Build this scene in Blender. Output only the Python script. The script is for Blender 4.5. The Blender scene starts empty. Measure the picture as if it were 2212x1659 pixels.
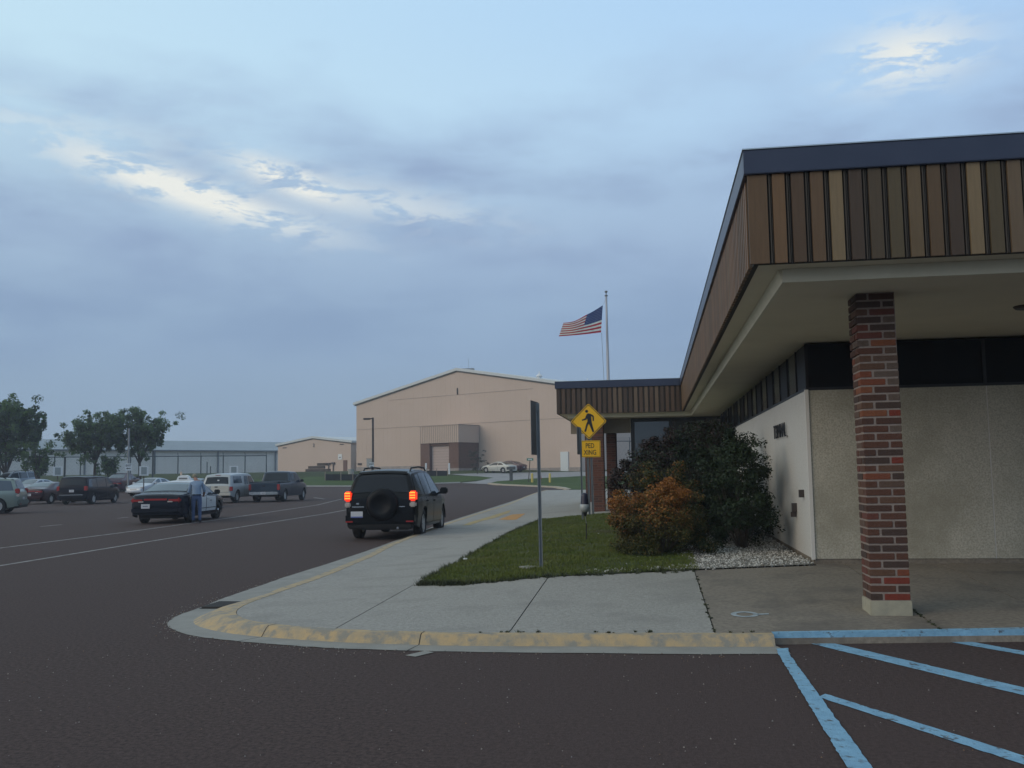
import bpy, bmesh, math, random
import numpy as np
from mathutils import Vector, Matrix
random.seed(7); rng = np.random.default_rng(7)
scene = bpy.context.scene; COL = scene.collection
R = math.radians
# ------------------------------------------------------------------ camera
FPX, CX, CY, EYE = 2080., 1106., 829.5, 1.6          # focal length / centre in photo pixels (2212 wide)
YAW, PITCH, ROLL = R(8.3), math.atan(190.5/2080.), R(0.9)
fwd = np.array([-math.sin(YAW)*math.cos(PITCH), math.cos(YAW)*math.cos(PITCH), math.sin(PITCH)])
_r0 = np.array([math.cos(YAW), math.sin(YAW), 0]); _u0 = np.cross(_r0, fwd)
rgt = math.cos(ROLL)*_r0 - math.sin(ROLL)*_u0; upv = np.cross(rgt, fwd)
cam = bpy.data.cameras.new('camera'); camo = bpy.data.objects.new('camera', cam); COL.objects.link(camo)
cam.sensor_width = 36; cam.lens = 36*FPX/2212; cam.clip_end = 5000; cam.clip_start = .05
M = Matrix.Identity(4)
for i in range(3):
    M[i][0] = rgt[i]; M[i][1] = upv[i]; M[i][2] = -fwd[i]
M[0][3], M[1][3], M[2][3] = 0, 0, EYE
camo.matrix_world = M; scene.camera = camo
# ------------------------------------------------------------------ world
SUN_EL, SUN_AZ = R(24), R(-125)      # azimuth clockwise from +Y : low, behind-left
w = bpy.data.worlds.new('World'); scene.world = w; w.use_nodes = True
nt = w.node_tree; nt.nodes.clear(); N = nt.nodes; Lk = nt.links
def nd(t, **k):
    n = N.new(t)
    for a, b in k.items():
        if a == 'op': n.operation = b
        else: setattr(n, a, b)
    return n
def wm(op, a, b=None, c=None, clamp=False):
    n = N.new('ShaderNodeMath'); n.operation = op; n.use_clamp = clamp
    for i, v in enumerate((a, b, c)):
        if v is None: continue
        if isinstance(v, (int, float)): n.inputs[i].default_value = v
        else: Lk.new(v, n.inputs[i])
    return n.outputs[0]
def wramp(fac, stops, interp='EASE'):
    n = N.new('ShaderNodeValToRGB'); n.color_ramp.interpolation = interp
    e = n.color_ramp.elements
    while len(e) > 1: e.remove(e[0])
    for i, (p, c) in enumerate(stops):
        q = e[0] if i == 0 else e.new(p)
        q.position = p; q.color = (*c, 1) if len(c) == 3 else c
    Lk.new(fac, n.inputs[0]); return n.outputs[0]
def wmix(f, a, b, typ='MIX'):
    n = N.new('ShaderNodeMix'); n.data_type = 'RGBA'; n.blend_type = typ
    for s, v in ((0, f), (6, a), (7, b)):
        if isinstance(v, (int, float)): n.inputs[s].default_value = v
        elif isinstance(v, tuple): n.inputs[s].default_value = (*v, 1)
        else: Lk.new(v, n.inputs[s])
    return n.outputs[2]
tc = nd('ShaderNodeTexCoord'); sp = nd('ShaderNodeSeparateXYZ'); Lk.new(tc.outputs['Generated'], sp.inputs[0])
dx, dy, dz = sp.outputs
el = wm('MAXIMUM', dz, 0.0)
az = wm('ARCTAN2', dx, dy)                     # radians from +Y, clockwise
cv = nd('ShaderNodeCombineXYZ'); Lk.new(wm('MULTIPLY', az, 2.2), cv.inputs[0]); Lk.new(wm('MULTIPLY', dz, 7.0), cv.inputs[1])
Lk.new(wm('MULTIPLY', dy, .6), cv.inputs[2])
def noise(scale, detail, rough, dist=0., off=0.):
    n = nd('ShaderNodeTexNoise'); n.inputs['Scale'].default_value = scale; n.inputs['Detail'].default_value = detail
    n.inputs['Roughness'].default_value = rough; n.inputs['Distortion'].default_value = dist
    m = nd('ShaderNodeVectorMath', op='ADD'); Lk.new(cv.outputs[0], m.inputs[0]); m.inputs[1].default_value = (off, off*.7, 0)
    Lk.new(m.outputs[0], n.inputs['Vector']); return n.outputs[0]
n_big = noise(1.1, 3, .45, .0, 3.1); n_mid = noise(2.3, 6, .52, .12, 9.7); n_fine = noise(6.5, 8, .64, .3, 1.3)
base = wramp(el, [(0, (.285, .36, .47)), (.05, (.255, .335, .455)), (.13, (.235, .325, .475)), (.23, (.30, .385, .57)), (.33, (.43, .545, .72)), (.45, (.50, .70, .90)), (1, (.42, .60, .84))])
clear = wramp(el, [(0, (.38, .49, .63)), (.22, (.42, .58, .82)), (.36, (.47, .69, .97)), (.46, (.42, .66, 1.0)), (1, (.42, .55, .74))])
lft = wm('MULTIPLY_ADD', az, -.75, .35, True)                      # left side paler
clear = wmix(wm('MULTIPLY', lft, .9, None, True), clear, (.66, .90, 1.0))
grey = wramp(el, [(0, (.345, .455, .575)), (.07, (.295, .415, .575)), (.14, (.28, .40, .59)), (.25, (.315, .43, .635)), (.4, (.385, .52, .74)), (.6, (.44, .48, .53)), (1, (.50, .49, .46))])
# cloud deck : thick below, breaking up towards the clear band above
edge = wm('MULTIPLY_ADD', n_big, .12, wm('MULTIPLY_ADD', n_mid, .13, .250))
deck = wm('MULTIPLY', wm('SUBTRACT', edge, el), 9.0)
deck = wm('MULTIPLY_ADD', deck, 1.0, .20, True)
over = wramp(wm('MULTIPLY_ADD', el, 1.0, 0), [(.0, (0, 0, 0)), (.5, (0, 0, 0)), (.75, (.75,)*3), (1, (.8,)*3)])
deck = wm('MAXIMUM', deck, over)
patch = wramp(n_mid, [(.34, (1, 1, 1)), (.70, (0, 0, 0))])
greyv = wmix(wm('MULTIPLY', patch, wramp(el, [(.08, (.06,)*3), (.18, (.22,)*3), (.28, (.55,)*3), (.42, (.6,)*3)])), grey, clear)
skyc = wmix(deck, clear, greyv)
# bright breaks : a long torn band left of centre and a small tuft at upper right
def blob(a0, e0, sa, se, tilt=0.):
    da = wm('SUBTRACT', az, a0); de = wm('SUBTRACT', dz, e0)
    de = wm('MULTIPLY_ADD', da, tilt, de)
    q = wm('ADD', wm('POWER', wm('ABSOLUTE', wm('DIVIDE', da, sa)), 2.), wm('POWER', wm('ABSOLUTE', wm('DIVIDE', de, se)), 2.))
    return wm('POWER', 2.718, wm('MULTIPLY', q, -1.))
bl = wm('ADD', blob(-.475, .275, .115, .015, .24), wm('MULTIPLY', blob(-.27, .272, .10, .018, .16), .36))
bl = wm('ADD', bl, wm('MULTIPLY', blob(-.375, .292, .045, .012, .3), .95))
bl = wm('ADD', bl, wm('MULTIPLY', blob(.262, .375, .055, .024, 0.), .75))
bl = wm('ADD', bl, wm('MULTIPLY', blob(-.62, .33, .2, .014, .1), .12))
brk = wm('MULTIPLY', bl, wramp(n_fine, [(.43, (0, 0, 0)), (.545, (1, 1, 1))]))
brk = wm('MULTIPLY', brk, 1.25, None, True)
skyc = wmix(wm('MULTIPLY', bl, .12, None, True), skyc, (.55, .69, .86))
skyc = wmix(brk, skyc, (.93, .95, .90))
st = nd('ShaderNodeTexSky'); st.sky_type = 'NISHITA'; st.sun_disc = False; st.sun_elevation = SUN_EL; st.sun_rotation = SUN_AZ
b1 = nd('ShaderNodeBackground'); Lk.new(st.outputs[0], b1.inputs[0]); b1.inputs[1].default_value = .05
b2 = nd('ShaderNodeBackground'); Lk.new(skyc, b2.inputs[0]); b2.inputs[1].default_value = .97
mx = nd('ShaderNodeMixShader'); mx.inputs[0].default_value = .93
Lk.new(b1.outputs[0], mx.inputs[1]); Lk.new(b2.outputs[0], mx.inputs[2])
wo = nd('ShaderNodeOutputWorld'); Lk.new(mx.outputs[0], wo.inputs[0])
# ------------------------------------------------------------------ sun
sl = bpy.data.lights.new('sun', 'SUN'); sl.energy = 1.05; sl.angle = R(45); sl.color = (1, .80, .58)
so = bpy.data.objects.new('sun', sl); COL.objects.link(so)
sd = Vector((math.sin(SUN_AZ)*math.cos(SUN_EL), math.cos(SUN_AZ)*math.cos(SUN_EL), math.sin(SUN_EL)))
so.rotation_euler = (-sd).to_track_quat('-Z', 'Y').to_euler()
vs = scene.view_settings; vs.view_transform = 'Standard'; vs.look = 'None'; vs.exposure = .02; vs.gamma = 1; vs.use_curve_mapping = False
# ------------------------------------------------------------------ helpers
TA = .45
TS = [(-9999, 0), (82, 0), (105, .30), (118, 1.15), (124, 1.45), (135, 1.9), (165, 2.2), (99999, 2.2)]
def terr(x, y):
    s = y - TA*x
    for (a, za), (b, zb) in zip(TS, TS[1:]):
        if s <= b: return za + (zb-za)*(s-a)/(b-a)
    return 2.2
def plat(x, y):
    r = .18*min(1, max(0, (y-9.3)/4.7)); return .10 + r*min(1, max(0, (x+4.5)/3.0))
def ray(px, py): return fwd + rgt*(px-CX)/FPX - upv*(py-CY)/FPX
def hit(px, py, f):
    d = ray(px, py); lo = 1.0
    t = lo
    while t < 400:
        t2 = t*1.01+.02
        p = d*t2; p[2] += EYE
        if p[2] <= f(p[0], p[1]): break
        t = t2
    a, b = t, t2
    for _ in range(40):
        m = (a+b)/2; p = d*m; p[2] += EYE
        if p[2] <= f(p[0], p[1]): b = m
        else: a = m
    p = d*b; p[2] += EYE; return p
def gr(px, py): p = hit(px, py, terr); return float(p[0]), float(p[1])
def pl(px, py): p = hit(px, py, plat); return float(p[0]), float(p[1])
def dep(px, py, D):                       # point at camera depth D
    p = ray(px, py)*D; p[2] += EYE; return p
def atY(px, py, Y):
    d = ray(px, py); p = d*(Y/d[1]); p[2] += EYE; return p

def srgb(r, g, b):
    f = lambda c: (c/255/12.92) if c/255 <= .04045 else ((c/255+.055)/1.055)**2.4
    return (f(r), f(g), f(b))
MATS = {}
def mat(name, col, rough=.7, col2=None, scale=8., detail=5., contrast=(.35, .65), bump=0., bscale=None, metal=0., spec=.5,
        emit=None, estr=0., stretch=(1, 1, 1), coat=0., col3=None, s3=1., c3=(.5, .7), trans=0.):
    if name in MATS: return MATS[name]
    m = bpy.data.materials.new(name); m.use_nodes = True; t = m.node_tree; b = t.nodes['Principled BSDF']
    b.inputs['Base Color'].default_value = (*col, 1); b.inputs['Roughness'].default_value = rough
    b.inputs['Metallic'].default_value = metal; b.inputs['Specular IOR Level'].default_value = spec
    b.inputs['Coat Weight'].default_value = coat; b.inputs['Coat Roughness'].default_value = .06
    if trans: b.inputs['Transmission Weight'].default_value = trans
    if emit: b.inputs['Emission Color'].default_value = (*emit, 1); b.inputs['Emission Strength'].default_value = estr
    if col2 or bump:
        tcn = t.nodes.new('ShaderNodeTexCoord'); mp = t.nodes.new('ShaderNodeMapping'); mp.inputs['Scale'].default_value = stretch
        t.links.new(tcn.outputs['Object'], mp.inputs[0])
        def nz(s, d, off=0):
            n = t.nodes.new('ShaderNodeTexNoise'); n.inputs['Scale'].default_value = s; n.inputs['Detail'].default_value = d
            n.inputs['Roughness'].default_value = .6
            if off:
                a = t.nodes.new('ShaderNodeVectorMath'); a.inputs[1].default_value = (off, off, off); t.links.new(mp.outputs[0], a.inputs[0]); t.links.new(a.outputs[0], n.inputs['Vector'])
            else: t.links.new(mp.outputs[0], n.inputs['Vector'])
            return n
        if col2:
            n = nz(scale, detail); r = t.nodes.new('ShaderNodeValToRGB'); e = r.color_ramp.elements
            e[0].position, e[1].position = contrast; e[0].color = (*col, 1); e[1].color = (*col2, 1)
            t.links.new(n.outputs[0], r.inputs[0]); out = r.outputs[0]
            if col3:
                n3 = nz(s3, 4, 17.3); r3 = t.nodes.new('ShaderNodeValToRGB'); e = r3.color_ramp.elements
                e[0].position, e[1].position = c3; e[0].color = (0, 0, 0, 1); e[1].color = (1, 1, 1, 1)
                t.links.new(n3.outputs[0], r3.inputs[0])
                x = t.nodes.new('ShaderNodeMix'); x.data_type = 'RGBA'; t.links.new(r3.outputs[0], x.inputs[0]); t.links.new(out, x.inputs[6]); x.inputs[7].default_value = (*col3, 1); out = x.outputs[2]
            t.links.new(out, b.inputs['Base Color'])
        if bump:
            n2 = nz(bscale or scale, 6, 5.5); bp = t.nodes.new('ShaderNodeBump'); bp.inputs['Strength'].default_value = bump; bp.inputs['Distance'].default_value = .02
            t.links.new(n2.outputs[0], bp.inputs['Height']); t.links.new(bp.outputs[0], b.inputs['Normal'])
    MATS[name] = m; return m

def newobj(name, verts, faces, mats=None, parent=None, smooth=False, fm=None, sharp=None):
    me = bpy.data.meshes.new(name); me.from_pydata([tuple(map(float, v)) for v in verts], [], [tuple(int(i) for i in f) for f in faces]); me.update()
    if mats:
        for m in (mats if isinstance(mats, (list, tuple)) else [mats]): me.materials.append(m)
    if fm is not None: me.polygons.foreach_set('material_index', list(fm))
    if smooth:
        me.shade_smooth()
        if sharp: me.set_sharp_from_angle(angle=R(sharp))
    o = bpy.data.objects.new(name, me); COL.objects.link(o)
    if parent: o.parent = parent
    return o
def fromme(name, me, parent=None, loc=(0, 0, 0), rot=(0, 0, 0), scale=(1, 1, 1)):
    o = bpy.data.objects.new(name, me); COL.objects.link(o); o.location = loc; o.rotation_euler = rot; o.scale = scale
    if parent: o.parent = parent
    return o
def tag(o, label=None, cat=None, group=None, kind=None):
    if label: o['label'] = label
    if cat: o['category'] = cat
    if group: o['group'] = group
    if kind: o['kind'] = kind
    return o
def empty(name, loc, label, cat, rotz=0, group=None):
    o = bpy.data.objects.new(name, None); COL.objects.link(o); o.location = loc; o.rotation_euler = (0, 0, rotz); o.empty_display_size = .2
    return tag(o, label, cat, group)
def copy_tree(o, parent=None):
    c = o.copy(); COL.objects.link(c)
    if parent: c.parent = parent
    for ch in list(o.children): copy_tree(ch, c)
    return c

class MB:
    def __init__(s, O=(0, 0, 0), U=(1, 0, 0), V=(0, 1, 0)):
        s.v = []; s.f = []; s.O = Vector(O); s.U = Vector(U); s.V = Vector(V); s.W = Vector((0, 0, 1))
    def P(s, a, b, c): return s.O + s.U*a + s.V*b + s.W*c
    def box(s, a0, a1, b0, b1, c0, c1):
        i = len(s.v)
        for a, b, c in ((a0, b0, c0), (a1, b0, c0), (a1, b1, c0), (a0, b1, c0), (a0, b0, c1), (a1, b0, c1), (a1, b1, c1), (a0, b1, c1)): s.v.append(s.P(a, b, c))
        s.f += [(i, i+3, i+2, i+1), (i+4, i+5, i+6, i+7), (i, i+1, i+5, i+4), (i+1, i+2, i+6, i+5), (i+2, i+3, i+7, i+6), (i+3, i, i+4, i+7)]
        return s
    def quad(s, *pts):
        i = len(s.v); s.v += [s.P(*p) for p in pts]; s.f.append(tuple(range(i, i+len(pts)))); return s
    def prism(s, poly, b0, b1):       # poly in (a,c), extruded along b
        i = len(s.v); n = len(poly)
        s.v += [s.P(a, b0, c) for a, c in poly] + [s.P(a, b1, c) for a, c in poly]
        s.f.append(tuple(range(i, i+n))); s.f.append(tuple(range(i+2*n-1, i+n-1, -1)))
        for k in range(n): s.f.append((i+k, i+n+k, i+n+(k+1) % n, i+(k+1) % n))
        return s
    def tube(s, pts, rad, n=8, cap=True):
        pts = [Vector(p) for p in pts]; i0 = len(s.v)
        rad = rad if isinstance(rad, (list, tuple)) else [rad]*len(pts)
        prev = None
        for k, p in enumerate(pts):
            d = (pts[min(k+1, len(pts)-1)]-pts[max(k-1, 0)]).normalized()
            a = Vector((0, 0, 1)) if abs(d.z) < .9 else Vector((1, 0, 0))
            x = d.cross(a).normalized() if prev is None else (prev-d*prev.dot(d)).normalized()
            prev = x; y = d.cross(x)
            for j in range(n):
                t = 2*math.pi*j/n; s.v.append(s.P(*(p+(x*math.cos(t)+y*math.sin(t))*rad[k])))
        for k in range(len(pts)-1):
            for j in range(n):
                a = i0+k*n+j; b = i0+k*n+(j+1) % n; s.f.append((a, b, b+n, a+n))
        if cap:
            s.f.append(tuple(range(i0+n-1, i0-1, -1))); e = i0+(len(pts)-1)*n; s.f.append(tuple(range(e, e+n)))
        return s
    def lathe(s, prof, n=16, c=(0, 0, 0), axis='z', cap=True):
        i0 = len(s.v)
        for r, h in prof:
            for j in range(n):
                t = 2*math.pi*j/n; x, y = r*math.cos(t), r*math.sin(t)
                p = (c[0]+x, c[1]+y, c[2]+h) if axis == 'z' else (c[0]+x, c[1]+h, c[2]+y) if axis == 'y' else (c[0]+h, c[1]+x, c[2]+y)
                s.v.append(s.P(*p))
        for k in range(len(prof)-1):
            for j in range(n):
                a = i0+k*n+j; b = i0+k*n+(j+1) % n; s.f.append((a, b, b+n, a+n))
        if cap and prof[0][0] > 1e-4: s.f.append(tuple(range(i0+n-1, i0-1, -1)))
        if cap and prof[-1][0] > 1e-4: e = i0+(len(prof)-1)*n; s.f.append(tuple(range(e, e+n)))
        return s
    def build(s, name, m, parent=None, smooth=False, sharp=35, bevel=0):
        bm = bmesh.new(); vs_ = [bm.verts.new(v) for v in s.v]
        for f in s.f:
            try: bm.faces.new([vs_[i] for i in f])
            except ValueError: pass
        bmesh.ops.remove_doubles(bm, verts=bm.verts, dist=1e-5) if smooth else None
        bmesh.ops.recalc_face_normals(bm, faces=bm.faces)
        if bevel: bmesh.ops.bevel(bm, geom=bm.edges[:], offset=bevel, segments=2, affect='EDGES', clamp_overlap=True)
        me = bpy.data.meshes.new(name); bm.to_mesh(me); bm.free()
        for q in (m if isinstance(m, (list, tuple)) else [m]): me.materials.append(q)
        if smooth: me.shade_smooth(); me.set_sharp_from_angle(angle=R(sharp))
        o = bpy.data.objects.new(name, me); COL.objects.link(o)
        if parent: o.parent = parent
        return o

def sheet(name, poly, dz, m, zf=terr, depth=0., parent=None, cuts=None, inset=0.):
    """polygon draped over a height function; depth>0 gives it side skirts"""
    bm = bmesh.new(); vs_ = [bm.verts.new((x, y, 0)) for x, y in poly]; f = bm.faces.new(vs_)
    if f.normal.z < 0: bmesh.ops.reverse_faces(bm, faces=[f])
    bm.normal_update()
    for fc in bm.faces:
        if fc.normal.z < 0: fc.normal_flip()
    if cuts is None:
        if zf is terr: cuts = [((-TA, 1), s) for s, _ in TS[1:-1]]
        elif zf is plat: cuts = [((0, 1), v) for v in (9.3, 10.5, 12, 14.0)] + [((1, 0), v) for v in (-4.5, -3.8, -3, -2.2, -1.5)]
        else: cuts = []
    for (nx, ny), s in cuts:
        l = math.hypot(nx, ny); n = Vector((nx/l, ny/l, 0)); co = n*(s/l)
        bmesh.ops.bisect_plane(bm, geom=bm.verts[:]+bm.edges[:]+bm.faces[:], plane_co=co, plane_no=n, dist=1e-5)
    bmesh.ops.triangulate(bm, faces=bm.faces[:], ngon_method='EAR_CLIP')
    top = bm.faces[:]
    if depth:
        be = [e for e in bm.edges if len(e.link_faces) == 1]
        r = bmesh.ops.extrude_edge_only(bm, edges=be)
        low = {v for v in r['geom'] if isinstance(v, bmesh.types.BMVert)}
    else: low = set()
    for v in bm.verts: v.co.z = zf(v.co.x, v.co.y) + dz - (depth if v in low else 0)
    bmesh.ops.recalc_face_normals(bm, faces=bm.faces[:]) if depth else None
    bm.normal_update()
    if not depth or True:
        tz = sum(f.normal.z for f in bm.faces)
        if tz < 0: bmesh.ops.reverse_faces(bm, faces=bm.faces[:])
    me = bpy.data.meshes.new(name); bm.to_mesh(me); bm.free(); me.materials.append(m)
    o = bpy.data.objects.new(name, me); COL.objects.link(o)
    if parent: o.parent = parent
    return o
def inset(poly, d):
    n = len(poly); A = sum(poly[i][0]*poly[(i+1) % n][1]-poly[(i+1) % n][0]*poly[i][1] for i in range(n))
    sg = 1 if A > 0 else -1; out = []
    for i in range(n):
        p0, p1, p2 = Vector(poly[i-1]), Vector(poly[i]), Vector(poly[(i+1) % n])
        e1 = (p1-p0).normalized(); e2 = (p2-p1).normalized()
        n1 = Vector((-e1.y, e1.x))*sg; n2 = Vector((-e2.y, e2.x))*sg
        b = n1+n2; b = b/max(.3, b.length_squared)*2 if b.length > 1e-3 else n1
        out.append(tuple(p1+b*d))
    return out
def inpoly(px, py, poly):
    c = np.zeros(len(px), bool); n = len(poly)
    for i in range(n):
        x1, y1 = poly[i]; x2, y2 = poly[i-1]
        k = ((y1 > py) != (y2 > py)) & (px < (x2-x1)*(py-y1)/((y2-y1) or 1e-9)+x1); c ^= k
    return c
def text_mesh(s, size, ext=.002, width=1., bold=0.):
    cu = bpy.data.curves.new('t', 'FONT'); cu.body = s; cu.size = size; cu.extrude = ext; cu.align_x = 'CENTER'; cu.align_y = 'CENTER'; cu.offset = bold
    o = bpy.data.objects.new('t', cu); COL.objects.link(o); dg = bpy.context.evaluated_depsgraph_get(); dg.update()
    me = bpy.data.meshes.new_from_object(o.evaluated_get(dg)); bpy.data.objects.remove(o)
    for v in me.vertices: v.co.x *= width
    return me
# ------------------------------------------------------------------ materials
ASPH = mat('asphalt', (.030, .0195, .0172), .92, (.108, .075, .065), 30, 6, (.34, .70), bump=.6, bscale=60, col3=(.066, .045, .041), s3=.20, c3=(.30, .80), spec=.25)
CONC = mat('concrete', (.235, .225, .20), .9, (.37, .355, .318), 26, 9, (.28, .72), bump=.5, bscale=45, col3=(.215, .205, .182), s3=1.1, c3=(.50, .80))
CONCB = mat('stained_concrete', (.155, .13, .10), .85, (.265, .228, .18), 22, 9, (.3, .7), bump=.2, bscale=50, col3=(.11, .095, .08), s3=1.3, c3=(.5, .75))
CONCF = mat('driveway_concrete', (.24, .235, .235), .9, (.30, .295, .29), .6, 6, (.3, .7))
GUT = mat('gutter_concrete', (.225, .222, .20), .9, (.30, .295, .265), 3, 9, (.3, .7), bump=.3, bscale=70)
YEL = mat('worn_yellow_paint', (.34, .285, .195), .85, (.46, .335, .18), 9.0, 14, (.34, .60), bump=.4, bscale=60, col3=(.25, .235, .195), s3=7, c3=(.48, .62))
BLUE = mat('blue_paint', (.17, .34, .48), .85, (.25, .47, .63), 9, 12, (.3, .7), bump=.6, bscale=60, col3=(.095, .12, .14), s3=15, c3=(.575, .68))
WLINE = mat('faded_white_line', (.18, .165, .16), .9, (.32, .31, .295), 3.5, 9, (.35, .6))
DIRT = mat('dark_joint', (.035, .032, .028), .95)
SOIL = mat('soil', (.05, .045, .028), .95, (.075, .068, .035), 6)
GRASSM = mat('grass_blade', (.085, .122, .022), .75, (.140, .155, .038), 1.3, 6, (.3, .7), spec=.2, col3=(.115, .105, .05), s3=.9, c3=(.58, .74))
GRASSF = mat('lawn', (.045, .078, .022), .9, (.072, .105, .032), .35, 8, (.3, .7), bump=.4, bscale=8, spec=.1)
FIELD = mat('field', (.040, .054, .022), .95, (.060, .076, .032), .08, 8, (.3, .7), spec=.1)
NAVY = mat('navy_metal', (.026, .034, .066), .38, (.033, .041, .076), 2, 3, spec=.5)
SOFF = mat('soffit_plaster', (.64, .585, .44), .9, (.70, .64, .485), 1.2, 5, (.3, .7))
TRIM = mat('cream_trim', (.62, .60, .46), .7, (.68, .655, .51), 3, 4)
BACK = mat('dark_backing', (.022, .018, .015), .8)
BOARDC = [(0.175, 0.094, 0.038), (0.099, 0.055, 0.025), (0.137, 0.077, 0.033), (0.120, 0.071, 0.030), (0.226, 0.157, 0.078), (0.070, 0.042, 0.022), (0.087, 0.058, 0.028), (0.104, 0.074, 0.032), (0.153, 0.100, 0.045), (0.158, 0.106, 0.057), (0.076, 0.046, 0.024), (0.128, 0.068, 0.036), (0.072, 0.044, 0.028), (0.103, 0.060, 0.036), (0.150, 0.100, 0.063), (0.060, 0.037, 0.024)]
BOARDM = [mat('stained_board_%s' % 'abcdefghijklmnop'[i], c, .62, tuple(k*.78 for k in c), 5, 6, (.3, .7), stretch=(6, 6, .6), bump=.1) for i, c in enumerate(BOARDC)]
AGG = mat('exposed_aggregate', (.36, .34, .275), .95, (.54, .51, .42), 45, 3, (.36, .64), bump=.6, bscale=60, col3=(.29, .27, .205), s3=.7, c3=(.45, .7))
AGGS = mat('aggregate_painted_sheen', (.50, .485, .45), .9, (.60, .585, .55), 60, 3, (.35, .65), bump=.5, bscale=60)  # side wall is the same aggregate; its glancing sheen is put in as paler colour
WHITE = mat('white_trim', (.62, .60, .56), .7)
BLKG = mat('black_glass', (.005, .005, .006), .45, spec=.12)
BLKP = mat('black_panel', (.010, .011, .013), .5)
BLK = mat('black_paint', (.012, .012, .014), .5)
MORT = mat('mortar', (.235, .185, .155), .95, (.29, .235, .20), 30, 4, bump=.3, bscale=80)
BRC = [(0.118, 0.048, 0.028), (0.087, 0.040, 0.026), (0.134, 0.067, 0.039), (0.213, 0.061, 0.028), (0.146, 0.046, 0.030), (0.235, 0.078, 0.033), (0.140, 0.097, 0.072), (0.072, 0.042, 0.031), (0.213, 0.037, 0.020), (0.123, 0.072, 0.048)]
BRM = [mat('brick_clay_%s' % 'abcdefghij'[i], c, .9, tuple(k*.75 for k in c), 22, 6, (.3, .7), bump=.5, bscale=70) for i, c in enumerate(BRC)]
BASEST = mat('column_base_stone', (.30, .285, .22), .9, (.38, .35, .26), 9, 7, bump=.2, bscale=60)
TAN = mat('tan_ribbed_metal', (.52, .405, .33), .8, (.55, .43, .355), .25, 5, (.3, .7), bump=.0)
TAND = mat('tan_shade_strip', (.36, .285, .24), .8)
BROWNB = mat('brown_block', (.135, .075, .055), .9, (.16, .092, .07), 3, 5)
DOORP = mat('pinkish_door', (.47, .37, .335), .7)
ROOFE = mat('pale_roof_edge', (.55, .58, .58), .5)
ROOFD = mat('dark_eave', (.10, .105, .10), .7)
GREYB = mat('pale_blue_wall', (.66, .63, .57), .8, (.71, .68, .62), .4, 5)
GREYR = mat('blue_grey_roof', (.19, .235, .265), .6, (.23, .28, .31), .3, 5)
GALV = mat('galvanised', (.20, .215, .225), .5, (.25, .265, .275), 14, 5, metal=.3)
SIGNB = mat('sign_back', (.17, .18, .19), .5, (.20, .21, .22), 8, 4, metal=.3)
SYEL = mat('sign_yellow', (.95, .52, .006), .5, (.92, .50, .006), 3, 3)
SWHT = mat('sign_white', (.68, .70, .70), .6)
SGRY = mat('sign_grey_panel', (.27, .31, .31), .6)
DKBR = mat('dark_bronze', (.045, .035, .032), .5)
BARK = mat('bark', (.055, .045, .038), .95, (.08, .065, .052), 12, 5)
RUB = mat('tyre_rubber', (.014, .014, .015), .85)
RIMM = mat('alloy_rim', (.46, .46, .45), .4, metal=.15)
STEEL = mat('steel_rim_black', (.02, .02, .02), .6)
CHR = mat('chrome', (.60, .61, .62), .2, metal=1.)
GLS = mat('car_glass', (.010, .012, .018), .12, spec=.35)
GLSB = mat('car_glass_reflecting', (.035, .055, .075), .10, spec=1.0)
PLAST = mat('black_plastic', (.014, .014, .015), .65, spec=.25)
REDL = mat('red_lens', (.30, .018, .018), .25, coat=.5)
REDON = mat('brake_lamp_lit', (.8, .05, .02), .4, emit=(1.0, .04, .012), estr=.75)
AMBON = mat('brake_lamp_core', (.9, .3, .05), .4, emit=(1.0, .30, .03), estr=1.7)
CLRL = mat('clear_lens', (.45, .40, .36), .2, coat=.5)
PLATE = mat('licence_plate_white', (.52, .53, .56), .5)
PLATEB = mat('licence_plate_blue', (.10, .14, .38), .5)
# ------------------------------------------------------------------ ground
def z5(x, y): return ((850+x/3.511)/1.1573, (880+y/3.511)/1.1573)
def z3(x, y): return ((660+x/7.373)/1.1573, (1050+y/7.373)/1.1573)
def z2(x, y): return ((300+x/4.254)/1.1573, (1100+y/4.254)/1.1573)
def z1(x, y): return ((x/4.148)/1.1573, (950+y/4.148)/1.1573)
def z6(x, y): return ((400+x/2.765)/1.1573, (1380+y/2.765)/1.1573)
def z7(x, y): return ((1700+x/2.572)/1.1573, (1450+y/2.572)/1.1573)
def zp(x, y): return ((1300+x/3.457)/1.1573, (980+y/3.457)/1.1573)
def z8(x, y): return ((1460+x/3.457)/1.1573, (980+y/3.457)/1.1573)
def zb(x, y): return ((900+x/3.687)/1.1573, (1180+y/3.687)/1.1573)

tag(sheet('ground', [(-1500, -300), (1500, -300), (1500, 2500), (-1500, 2500)], -.03, FIELD), kind='structure')
kA, kB = gr(*z3(860, 1225)), gr(*z3(1600, 1225)); kC = gr(*z5(1050, 1148)); kT = gr(*z5(1310, 1160))
kdir = (Vector(kB)-Vector(kA)).normalized()
kL = tuple(Vector(kA) - kdir*110)
islK = [gr(*z5(*p)) for p in [(1310, 1160), (1420, 1170), (1650, 1180), (1880, 1190), (1960, 1200), (2010, 1215)]]
pinch = gr(*z5(1910, 1203))
G_side = [(-5.57, 11.32), (-5.68, 12.3), (-5.75, 13.51), (-5.84, 15.08), (-6.0, 19.54), (-6.5, 26.5), (-6.95, 34.5), (-7.75, 51.3), (-8.6, 68.), (-9.2, 80.)]
asph = [kL, kA, kB, kC, kT, islK[1], islK[2], islK[3], pinch, (8, 90), (70, 80), (70, -40), (-150, -40), (-150, kL[1]-40*kdir[1]/kdir[0] if kdir[0] else kL[1])]
tag(sheet('parking_lot', asph, 0, ASPH), kind='structure')
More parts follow.
